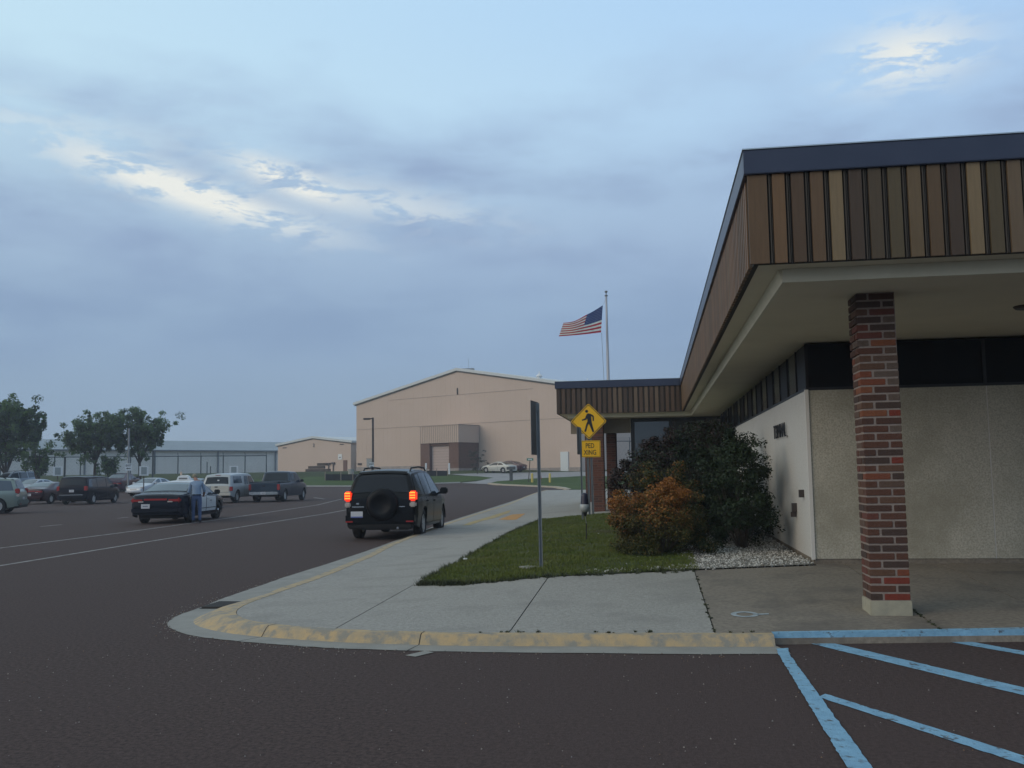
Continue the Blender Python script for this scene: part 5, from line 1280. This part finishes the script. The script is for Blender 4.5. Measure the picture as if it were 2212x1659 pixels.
        # dark arch liners
        for ax in (s.axr, s.axf):
            mb = MB(); ra = r_+.05; n = 14; i0 = len(mb.v)
            for k in range(n+1):
                a = math.pi*k/n
                for yy in (-s.W/2+.045, s.W/2-.045): mb.v.append(Vector((ax+ra*math.cos(a), yy, r_+ra*math.sin(a))))
            for k in range(n): a = i0+2*k; mb.f.append((a, a+1, a+3, a+2))
            mb.build('wheel_arch_liner', PLAST, s.t)
    def door(s, x0, x1, m=None, handle=True, slant0=0, slant1=0, z0=.36, sides=(1, -1), hm=None):
        bz0, bz1 = s.belt(x0)-.02, s.belt(x1)-.02
        s.side('door_gap', [(x0-.012, z0-.012), (x1+.012, z0-.012), (x1+.012+slant1, bz1+.008), (x0-.012+slant0, bz0+.008)], PLAST, .0025, 8, 5, sides=sides)
        ds = s.side('door', [(x0, z0), (x1, z0), (x1+slant1, bz1), (x0+slant0, bz0)], m or s.pm, .0065, 8, 5, sides=sides)
        if handle:
            for d_, sd_ in zip(ds, sides):
                z = bz0-.10; y_ = s.w(x0+.15, z); o = MB().box(x0+.06, x0+.24, min(sd_*y_, sd_*(y_+.035)), max(sd_*y_, sd_*(y_+.035)), z-.02, z+.015).build('handle', hm or m or s.pm, d_, bevel=.006)
        return ds
    def mirrors(s, x, m=None):
        for sd_ in (1, -1):
            z = s.belt(x)+.04; y_ = s.w(x, z-.05); a, b_ = sd_*(y_+.02), sd_*(y_+.22); MB().box(x-.05, x+.09, min(a, b_), max(a, b_), z, z+.17).build('mirror', m or s.pm, s.t, bevel=.03, smooth=True)
            a, b_ = sd_*(y_-.03), sd_*(y_+.05); MB().box(x-.02, x+.05, min(a, b_), max(a, b_), z, z+.05).build('mirror_arm', PLAST, s.t)
    def plate(s, y0, z, x=None, blue=False):
        x = x if x is not None else -s.L/2-.012; o = s.box('licence_plate', x-.008, x, y0-.15, y0+.15, z-.075, z+.075, PLATE, .003)
        if blue: s.box('plate_band', x-.011, x-.0085, y0-.145, y0+.145, z-.073, z-.045, PLATEB, 0, parent=o)
        else: s.box('plate_mark', x-.011, x-.0085, y0-.09, y0+.09, z-.02, z+.025, mat('plate_ink', (.22, .24, .27), .6), 0, parent=o)
    def place(s, rx, ry, head, side=None):
        """put the rear wheel nearest the camera (side -1 = right) at rx,ry"""
        h = R(head); F_ = Vector((math.sin(h), math.cos(h))); L_ = Vector((-math.cos(h), math.sin(h)))   # forward, left
        c = Vector((rx, ry))-F_*s.axr
        if side: c -= L_*(side*(s.W/2-.12))
        s.t.location = (c.x, c.y, terr(c.x, c.y)); s.t.rotation_euler = (0, 0, math.pi/2-h)
        # tilt to the ground slope
        a = terr(c.x+F_.x*1.5, c.y+F_.y*1.5)-terr(c.x-F_.x*1.5, c.y-F_.y*1.5); s.t.rotation_euler = (0, -math.atan2(a, 3), math.pi/2-h)
        return s.t
PLAN = lambda L: [(-L/2, .80), (-L/2+.06, .90), (-L/2+.2, .965), (-L/2+.6, .995), (-.5, 1.), (L/2-1.2, .99), (L/2-.6, .95), (L/2-.25, .86), (L/2-.08, .74), (L/2, .62)]
SUV = dict(L=4.35, W=1.84, wb=2.56, axr=-1.26, r=.365, tum=.38, zlow=.27, plan=[(-2.175, .86), (-2.12, .94), (-1.98, .985), (-1.5, 1.), (-.5, 1.), (1., .99), (1.6, .95), (1.95, .84), (2.1, .7), (2.175, .6)],
           zt=[(-2.175, .98), (-2.16, 1.04), (-2.10, 1.10), (-1.93, 1.52), (-1.84, 1.62), (-1.6, 1.665), (-1., 1.70), (-.2, 1.70), (.3, 1.665), (.5, 1.60), (1.15, 1.12), (1.3, 1.07), (1.75, .99), (2.0, .88), (2.12, .72), (2.175, .58)], belt=[(-2.2, 1.06), (0, 1.02), (1.2, 1.0), (2.2, .9)])
def suv(label, paint_, rx, ry, head, side, lit=False, group=None, spare=True, rails=True, sp=SUV, name='parked_car', cat='car', trimlow=None, plate=True):
    c = Car(name, label, cat, sp, paint_, group); b0 = 1.06
    c.side('side_window', [(-1.95, 1.10), (-1.12, 1.09), (-1.10, 1.60), (-1.78, 1.55)], GLSB, .007); c.side('side_window', [(-1.04, 1.085), (-.22, 1.075), (-.24, 1.63), (-1.03, 1.62)], GLSB, .007)
    c.side('side_window', [(-.14, 1.075), (.92, 1.07), (.42, 1.58), (-.16, 1.63)], GLSB, .007)
    c.top('rear_window', -2.085, -1.90, .93, GLS, .010, 8, fr1=.90); c.top('windshield', .54, 1.13, .97, GLS, .010)
    c.top('rear_spoiler', -1.885, -1.72, 1.0, paint_, .028, 4)
    c.door(-1.02, -.20, slant0=0); c.door(-.16, .95)
    if trimlow: c.side('lower_cladding', [(-.85, .28), (.85, .28), (.85, .44), (-.85, .44)], trimlow, .012)
    c.wheels(); c.mirrors(.78, PLAST if lit else paint_)
    c.box('rear_bumper', -2.26, -2.06, -.86, .86, .40, .66, paint_ if not trimlow else trimlow, .05)
    c.box('bumper_insert', -2.22, -2.0, -.80, .80, .28, .405, PLAST, .03)
    for sd_ in (1, -1):
        y0, y1 = sorted((sd_*.725, sd_*.895))
        o = c.box('tail_light', -2.215, -2.00, y0, y1, .94, 1.19, REDON if lit else REDL, .035)
        if lit:
            for k in range(3):
                q0, q1 = sorted((sd_*.745, sd_*.875)); c.box('lamp_segment', -2.222, -2.20, q0, q1, 1.0+k*.062, 1.040+k*.062, AMBON, .008, parent=o)
        o = c.box('reverse_lamp', -2.212, -2.05, y0+.01, y1-.01, .80, .925, CLRL, .025)
        r0, r1 = sorted((sd_*.66, sd_*.84)); c.box('reflector', -2.268, -2.25, r0, r1, .44, .475, REDL, .004)
    if spare:
        mb = MB(); mb.lathe([(.0, -.10), (.20, -.098), (.215, -.115), (.30, -.105), (.365, -.075), (.39, -.02), (.39, .12), (.36, .14)], 40, (-2.27, -.07, .87), 'x'); o = mb.build('spare_wheel_cover', mat('spare_cover_black', (.006, .007, .009), .5, spec=.15), c.t, smooth=True, sharp=60)
    if plate:
        c.plate(.56 if spare else 0, .63 if spare else .70, x=-2.262 if spare else -2.2, blue=lit)
        if lit: c.box('chrome_strip', -2.20, -2.175, .40, .70, .80, .825, CHR, .004); c.box('badge', -2.2, -2.175, .52, .60, .87, .91, CHR, .01); c.box('badge', -2.2, -2.175, -.62, -.46, .80, .825, CHR, .004)
    if rails:
        for sd_ in (1, -1):
            y_ = sd_*.60; mb = MB(); mb.tube([(-1.55, y_, 1.66), (-1.4, y_, 1.745), (-.6, y_, 1.775), (.1, y_, 1.755), (.28, y_, 1.67)], .022, 6); mb.build('roof_rail', PLAST, c.t, smooth=True)
    if lit:
        mb = MB(); mb.tube([(-2.1, -.45, .30), (-2.25, -.45, .30)], .03, 8); mb.build('exhaust', CHR, c.t, smooth=True)
    c.box('headlight', 1.86, 2.04, .52, .74, .72, .86, CLRL, .03, mirror=True)
    c.place(rx, ry, head, side); return c
BLACKP = paintm('black_car_paint', (.008, .009, .011), .22, 0)
suv('black sport utility car with lit brake lights and a rear spare wheel', BLACKP, -5.86, 23.85, -1.5, -1, lit=True, cat='car', name='driving_car')
SUV2 = dict(SUV); SUV2['L'] = 4.6
gs = gr(*z1(205, 1385))
c = suv('grey green sport utility car cut off by the left frame edge', paintm('grey_green_paint', (.19, .235, .21), .35, .4), gs[0]-.95, gs[1]-.3, -112, 1, spare=False, trimlow=mat('dark_green_cladding', (.06, .085, .075), .5))
# sedan family
SED = dict(L=5.0, W=1.88, wb=2.87, axr=-1.42, r=.335, tum=.42, zlow=.22, plan=PLAN(5.0),
           zt=[(-2.5, .86), (-2.47, .95), (-2.38, 1.0), (-1.85, 1.05), (-1.7, 1.07), (-.95, 1.34), (-.6, 1.405), (-.2, 1.425), (.25, 1.39), (1.15, 1.0), (1.35, .95), (2.0, .84), (2.3, .74), (2.44, .62), (2.5, .5)], belt=[(-2.5, .93), (-1.6, .98), (0, .94), (1.2, .90), (2.5, .75)])
def sedan(label, paint_, rx, ry, head, side, group=None, name='parked_car', doorm=None, roofm=None, rim='alloy', sp=SED, glass=GLSB, spoiler=True, cat='car', axle_front=False):
    c = Car(name, label, cat, sp, paint_, group)
    fm_ = doorm or paint_
    if roofm:
        c.top('roof', -.72, .30, 1.0, roofm, .006); c.side('roof_side', [(-.98, .96), (.98, .92), (.22, 1.36), (-.80, 1.33)], roofm, .004, nu=16)
    c.side('side_window', [(-1.22, 1.03), (-.28, .97), (-.25, 1.355), (-.80, 1.30)] if not roofm else [(-.86, .99), (-.12, .965), (-.12, 1.33), (-.70, 1.28)], glass, .009); c.side('side_window', [(-.04, .96), (.98, .935), (.28, 1.34), (-.04, 1.355)], glass, .009)
    c.top('rear_window', -1.62, -.80, .95, GLSB, .008, fr1=.9); c.top('windshield', .32, 1.12, .97, GLSB, .008)
    c.door(-.90, -.08, doorm, slant0=-.28 if roofm else -.1, hm=doorm); c.door(-.03, 1.02, doorm, hm=doorm)
    c.wheels(rim); c.mirrors(.86, PLAST if roofm else paint_)
    c.box('tail_light', -2.515, -2.2, .42, .86, .74, .90, REDL, .04, mirror=True)
    c.box('lamp_bar', -2.512, -2.4, -.42, .42, .80, .90, REDL, .02)
    c.box('reverse_lamp', -2.525, -2.4, .42, .60, .75, .80, CLRL, .01, mirror=True)
    c.box('rear_bumper', -2.56, -2.3, -.84, .84, .36, .60, paint_, .06); c.plate(.32 if roofm else 0, .62, x=-2.57 if roofm else -2.52)
    c.box('headlight', 2.14, 2.40, .50, .80, .60, .75, CLRL, .05, mirror=True); c.box('grille', 2.40, 2.49, -.30, .30, .50, .60, PLAST, .02); c.box('front_bumper', 2.2, 2.54, -.78, .78, .30, .46, paint_, .07)
    c.place(rx, ry, head, side); return c
POL = sedan('black and white police sedan parked nearest the standing man', paintm('black_navy_paint', (.012, .015, .024), .25, .1), -16.42, 32.55, -7, -1, name='police_car', doorm=paintm('police_white', (.52, .56, .58), .35, 0), roofm=paintm('police_white', (.52, .56, .58), .35, 0), rim='steel')
POL.side('stripe', [(-.6, .46), (.98, .46), (.98, .485), (-.6, .485)], PLAST, .010); POL.side('door_mark', [(.30, .72), (.55, .72), (.55, .745), (.30, .745)], PLAST, .012); POL.side('door_mark', [(.40, .655), (.50, .655), (.50, .67), (.40, .67)], PLAST, .012)
rp = gr(*z1(520, 1284)); sedan('dark red sedan between the grey green car and the black minivan', paintm('dark_red_paint', (.040, .010, .016), .25, .2), rp[0], rp[1], -3, -1)
# silver sedan nose towards camera
sp_ = gr(*z1(1475, 1200)); sedan('silver white sedan facing the camera right of the black minivan', paintm('silver_white_paint', (.46, .50, .54), .35, .2), sp_[0]+1.0, sp_[1]+2.6, 184, 1)
wc = lateral(z1(1240, 0)[0], 92)
# cars in the row behind
q = lateral(z1(480, 0)[0], 82); sedan('pale silver car whose bonnet shows behind the dark red sedan', paintm('pale_silver_paint', (.42, .46, .50), .35, .2), q.x, q.y, -175, None)
q = lateral(z1(260, 0)[0], 92); suv('light blue grey wagon under the biggest tree', paintm('light_blue_grey_paint', (.30, .36, .42), .35, .3), q.x, q.y, -160, None, spare=False, rails=True)
q = lateral(z1(1215, 0)[0], 90); sedan('maroon car half hidden behind the minivan roof', paintm('maroon_paint', (.055, .022, .040), .3, .2), q.x, q.y, -8, None, sp=dict(SED, zt=[(a, z*1.12) for a, z in SED['zt']], belt=[(a, z*1.1) for a, z in SED['belt']]))
q = lateral(z2(730, 0)[0], 66); sedan('dark teal sedan behind the head of the standing man', paintm('dark_teal_paint', (.07, .11, .12), .3, .3), q.x, q.y, -8, None, sp=dict(SED, zt=[(a, z*1.05) for a, z in SED['zt']]))
q = lateral(z2(600, 0)[0], 50)
cab = sedan('white sedan with a lettered roof sign behind the police car', paintm('cab_white', (.55, .56, .54), .4, 0), q.x, q.y, -10, None)
bx0 = MB(); bx0.prism([(-.36, 1.44), (.36, 1.44), (.26, 1.66), (.06, 1.72), (-.12, 1.72), (-.26, 1.66)], -.20, .20)
bx0.v = [Vector((-v_.y*1.0-.1, v_.x, v_.z)) for v_ in bx0.v]; rs_ = bx0.build('roof_sign', SWHT, cab.t)
MB().box(-.312, -.302, -.22, .22, 1.50, 1.58).build('sign_lettering', mat('grey_ink', (.16, .16, .16), .7), rs_); MB().lathe([(.05, 1.72), (.05, 1.86), (.03, 1.90), (0, 1.91)], 10, (-.1, .16, 0)).build('beacon', mat('beacon_amber', (.55, .40, .30), .4), cab.t, smooth=True)
# minivan
VAN = dict(L=5.1, W=1.98, wb=3.05, axr=-1.55, r=.345, tum=.20, zlow=.24, plan=[(-2.55, .88), (-2.5, .95), (-2.35, .985), (-1.8, 1.), (1.2, 1.), (1.9, .95), (2.3, .84), (2.5, .68), (2.55, .6)],
           zt=[(-2.55, 1.0), (-2.54, 1.08), (-2.50, 1.14), (-2.32, 1.58), (-2.24, 1.70), (-2.05, 1.745), (-1, 1.765), (0, 1.75), (.6, 1.69), (1.55, 1.12), (1.8, 1.04), (2.2, .92), (2.45, .75), (2.55, .58)], belt=[(-2.6, 1.08), (0, 1.04), (1.6, 1.0), (2.5, .8)])
def van(label, paint_, rx, ry, head, side):
    c = Car('parked_car', label, 'minivan', VAN, paint_)
    c.side('side_window', [(-2.25, 1.12), (-1.15, 1.10), (-1.15, 1.62), (-2.12, 1.60)], GLSB, .007); c.side('side_window', [(-1.07, 1.10), (.12, 1.09), (.10, 1.66), (-1.07, 1.66)], GLSB, .007); c.side('side_window', [(.22, 1.09), (1.30, 1.08), (.72, 1.60), (.20, 1.65)], GLSB, .007)
    c.top('rear_window', -2.48, -2.30, .93, GLS, .010, fr1=.92); c.top('windshield', .68, 1.52, .97, GLSB, .010); c.door(-1.1, .14); c.door(.2, 1.35); c.wheels(); c.mirrors(1.2, paint_)
    c.box('tail_light', -2.56, -2.36, .76, .965, .86, 1.16, REDL, .03, mirror=True); c.box('rear_bumper', -2.62, -2.4, -.92, .92, .34, .60, paint_, .06); c.box('chrome_strip', -2.635, -2.6, -.75, .75, .60, .63, CHR, .008)
    c.plate(0, .86, x=-2.56); c.place(rx, ry, head, side); return c
v_ = gr(*z1(960, 1288)); van('black minivan seen from the rear right beside the red sedan', paintm('minivan_black_paint', (.010, .011, .018), .25, .1), v_[0], v_[1], -6, -1)
# pickups
PU = dict(L=5.7, W=2.0, wb=3.6, axr=-1.75, r=.385, tum=.20, zlow=.36, plan=[(-2.85, .93), (-2.8, .97), (-2.5, .995), (0, 1.), (2., .97), (2.5, .9), (2.75, .78), (2.85, .7)],
          zt=[(-2.85, 1.14), (-2.8, 1.18), (-.82, 1.20), (-.80, 1.22), (-.66, 1.74), (-.55, 1.84), (-.2, 1.87), (.5, 1.85), (.78, 1.78), (1.45, 1.24), (1.6, 1.20), (2.4, 1.10), (2.7, .98), (2.8, .8), (2.85, .6)], belt=[(-2.85, 1.17), (0, 1.18), (1.5, 1.14), (2.8, .95)])
def pickup(label, paint_, rx, ry, head, side, cap=False, tail=None, glass=GLSB, sp=None):
    sp = dict(sp or PU)
    if cap: sp['zt'] = [(-2.85, 1.04), (-2.82, 1.10), (-2.62, 1.62), (-2.5, 1.72), (-1.5, 1.78), (-.9, 1.79), (-.8, 1.78), (-.2, 1.80), (.5, 1.78), (.78, 1.71), (1.45, 1.14), (1.6, 1.10), (2.4, 1.0), (2.7, .9), (2.8, .75), (2.85, .6)]; sp['belt'] = [(a, z-.10) for a, z in sp['belt']]
    c = Car('parked_pickup', label, 'pickup truck', sp, paint_); bb = -.1 if cap else 0
    c.side('side_window', [(-.60, 1.22+bb), (.10, 1.22+bb), (.10, 1.74+bb), (-.50, 1.74+bb)], glass, .007); c.side('side_window', [(.18, 1.22+bb), (1.18, 1.21+bb), (.75, 1.70+bb), (.18, 1.74+bb)], glass, .007)
    c.top('windshield', .82, 1.42, .95, glass, .010); c.door(.14, 1.30, z0=.48); c.door(-.66, .09, z0=.48)
    if cap:
        c.side('cap_window', [(-2.35, 1.20), (-.95, 1.20), (-.95, 1.62), (-2.28, 1.62)], glass, .008); c.top('cap_rear_window', -2.80, -2.645, .93, GLS, .012, fr1=.9)
        c.box('brake_lamp', -2.62, -2.57, -.16, .16, 1.68, 1.71, REDL, .005)
        c.box('sticker', -2.75, -2.73, -.14, -.02, 1.30, 1.42, SWHT, .004); c.box('sticker', -2.75, -2.73, -.52, -.28, 1.29, 1.33, SWHT, .004)
    else:
        c.top('rear_window', -.785, -.66, .9, GLS, .010)
        c.box('bed_floor', -2.72, -.86, -.80, .80, 1.22, 1.236, mat('bed_liner', (.012, .012, .014), .7), 0)
        for y0, y1 in ((-.98, -.84), (.84, .98)): c.box('bed_rail', -2.8, -.84, y0, y1, 1.20, 1.262, paint_, .01)
    tm_ = tail or paint_
    c.box('tailgate', -2.885, -2.82, -.80, .80, .66, 1.14 if not cap else 1.05, tm_, .015); c.box('tailgate_handle', -2.90, -2.88, -.1, .1, .96, 1.02, PLAST, .01)
    c.box('tail_light', -2.875, -2.72, .82, .985, .74, 1.10 if not cap else 1.0, REDL, .02, mirror=True); c.box('rear_bumper', -2.98, -2.84, -.92, .92, .46, .64, CHR if not cap else tm_, .03); c.plate(0, .56, x=-2.99)
    c.wheels(wd=.25); c.mirrors(1.05, PLAST)
    if cap: pass
    c.place(rx, ry, head, side); return c
b_ = gr(*z2(1745, 655)); pickup('dark blue pickup truck with an open bed, rightmost in its row', paintm('dark_blue_paint', (.018, .035, .060), .3, .3), b_[0], b_[1], -2, -1)
w_ = gr(*z2(1235, 668)); PU2 = dict(PU, L=5.7, W=1.86); pickup('white and silver pickup truck with a matching bed cap', paintm('champagne_silver_paint', (.36, .39, .40), .4, .2), w_[0], w_[1], -3, -1, cap=True, tail=paintm('champagne_paint', (.50, .48, .42), .4, .1), sp=PU2)
# coupe by the hangar: side view, facing left
COU = dict(SED, L=4.6, W=1.78, wb=2.65, axr=-1.30, zt=[(-2.3, .80), (-2.28, .88), (-2.15, .94), (-1.75, 1.0), (-1.1, 1.26), (-.6, 1.34), (-.1, 1.35), (.2, 1.28), (1.0, .96), (1.2, .90), (1.8, .78), (2.15, .66), (2.27, .55), (2.3, .45)], belt=[(-2.3, .86), (-1.6, .93), (0, .90), (1.2, .86), (2.3, .7)], plan=PLAN(4.6))
def coupe(label, paint_, px_, D, head):
    c = Car('parked_car', label, 'car', COU, paint_); c.side('side_window', [(-1.35, .99), (-.50, .95), (-.50, 1.26), (-.95, 1.22)], GLS, .009); c.side('side_window', [(-.42, .945), (.82, .92), (.15, 1.26), (-.42, 1.27)], GLS, .009)
    c.top('rear_window', -1.65, -.85, .95, GLS, .008); c.top('windshield', .24, .98, .97, GLS, .008); c.door(-.45, .88); c.wheels(); c.mirrors(.72)
    c.box('tail_light', -2.32, -2.1, .45, .80, .68, .82, REDL, .04, mirror=True); c.box('headlight', 1.95, 2.2, .45, .75, .55, .68, CLRL, .05, mirror=True); c.plate(0, .58, x=-2.31)
    q = lateral(px_, D); c.place(q.x, q.y, head, None); c.t.location = (q.x, q.y, terr(q.x, q.y)); return c
coupe('pale champagne coupe parked alone beside the big hangar', paintm('champagne_coupe_paint', (.52, .52, .47), .4, .1), z5(1392, 0)[0], 119, -62)
coupe('dark maroon car mostly hidden behind the champagne coupe', paintm('dark_maroon_paint', (.06, .025, .035), .35, .1), z5(1478, 0)[0], 122.5, -68)
# ------------------------------------------------------------------ person
def skin_mesh(name, joints, edges, mats_, assign, parent, sub=2):
    me = bpy.data.meshes.new(name); me.from_pydata([j[0] for j in joints], edges, []); me.update()
    o = bpy.data.objects.new(name, me); COL.objects.link(o); m = o.modifiers.new('s', 'SKIN'); sv = me.skin_vertices[0].data
    for i, j in enumerate(joints):
        r_ = j[1]; sv[i].radius = r_ if isinstance(r_, tuple) else (r_, r_)
    sv[0].use_root = True
    m2 = o.modifiers.new('u', 'SUBSURF'); m2.levels = m2.render_levels = sub
    dg = bpy.context.evaluated_depsgraph_get(); dg.update(); me2 = bpy.data.meshes.new_from_object(o.evaluated_get(dg)); bpy.data.objects.remove(o); me2.name = name
    for q in mats_: me2.materials.append(q)
    for p in me2.polygons: p.material_index = assign(p.center); p.use_smooth = True
    return fromme(name, me2, parent)
px_, py_ = -16.08, 32.35
man = empty('person', (px_, py_, 0), 'man in light blue shirt and jeans standing with head bowed beside the police car', 'person', rotz=R(28))
SK = mat('skin', (.30, .15, .11), .6); SH = mat('blue_shirt', (.22, .295, .40), .85, (.18, .25, .345), 9, 5, bump=.4, bscale=14); JN = mat('blue_jeans', (.085, .125, .23), .9, (.065, .10, .19), 12, 5, bump=.3, bscale=18); SHO = mat('dark_shoe', (.03, .035, .05), .6)
# local: +Y forward (away from camera), +X right, leaning forward a little
J = [((0, 0, .93), (.155, .115)), ((0, .02, 1.06), (.150, .11)), ((0, .06, 1.22), (.165, .125)), ((0, .12, 1.38), (.17, .12)), ((0, .18, 1.47), (.075, .075)), ((-.03, .25, 1.53), (.060, .065)), ((-.05, .31, 1.57), (.075, .095)), ((-.06, .34, 1.645), (.065, .085)),
     ((.10, 0, .86), (.095, .10)), ((.115, -.01, .50), (.068, .07)), ((.12, -.05, .10), (.050, .055)), ((.125, -.02, .045), (.045, .04)), ((.135, .15, .03), (.042, .028)),
     ((-.10, 0, .86), (.095, .10)), ((-.105, .02, .50), (.068, .07)), ((-.10, .0, .10), (.050, .055)), ((-.10, .03, .045), (.045, .04)), ((-.12, .19, .03), (.042, .028)),
     ((.19, .13, 1.38), (.065, .065)), ((.27, .10, 1.12), (.050, .050)), ((.25, .30, .95), (.034, .034)), ((.24, .36, .92), (.030, .022)),
     ((-.19, .13, 1.38), (.065, .065)), ((-.26, .10, 1.10), (.050, .050)), ((-.27, .15, .85), (.034, .034)), ((-.27, .17, .79), (.026, .034))]
E_ = [(0, 1), (1, 2), (2, 3), (3, 4), (4, 5), (5, 6), (6, 7), (0, 8), (8, 9), (9, 10), (10, 11), (11, 12), (0, 13), (13, 14), (14, 15), (15, 16), (16, 17), (3, 18), (18, 19), (19, 20), (20, 21), (3, 22), (22, 23), (23, 24), (24, 25)]
def hand(base, dirv, sidev, J, E_, bi, curl):
    d = Vector(dirv).normalized(); s_ = Vector(sidev).normalized(); c_ = d.cross(s_)
    for k, (o_, l) in enumerate(((-.027, .062), (-.009, .075), (.009, .07), (.027, .055))):
        a = Vector(base)+s_*o_+d*.03; b1_ = a+d*l*.55+c_*curl*.012; c1 = b1_+d*l*.35+c_*curl*.03; i = len(J); J += [(tuple(a), .0095), (tuple(b1_), .0085), (tuple(c1), .007)]; E_ += [(bi, i), (i, i+1), (i+1, i+2)]
    a = Vector(base)+s_*-.03; b1_ = a+s_*-.022+d*.03; c1 = b1_+d*.028; i = len(J); J += [(tuple(b1_), .011), (tuple(c1), .009)]; E_ += [(bi, i), (i, i+1)]
hand((.24, .37, .915), (0, 1, -.35), (-1, 0, 0), J, E_, 21, 1); hand((-.27, .175, .78), (0, .15, -1), (0, 1, 0), J, E_, 25, 1)
def asg(c_):
    x, y, z = c_
    if z < .085: return 3
    if (abs(x) > .19 and z < 1.10 and z > .6 and (y > .12 or z < 1.0) and (x > 0 or z < .98)): return 0
    if z > 1.475 or (z > 1.45 and y > .22): return 0
    if z > .985: return 1
    return 2
skin_mesh('body', J, E_, [SK, SH, JN, SHO], asg, man)
hr = MB(); hr.lathe([(.0, .115), (.05, .105), (.08, .075), (.094, .03), (.09, -.02), (.07, -.05)], 14, (-.055, .315, 1.615)); hr.build('hair', mat('grey_blond_hair', (.27, .24, .17), .9, (.20, .18, .13), 30, 4), man, smooth=True)
hr = MB(); hr.box(-.155, .155, -.12, .13, .965, .995); hr.build('belt', PLAST, man, bevel=.01)
for sx_ in (-.125, .02): MB().lathe([(0, -.012), (.02, -.006), (.022, .01), (0, .016)], 8, (sx_, .31, 1.60), 'x').build('ear', SK, man, smooth=True)
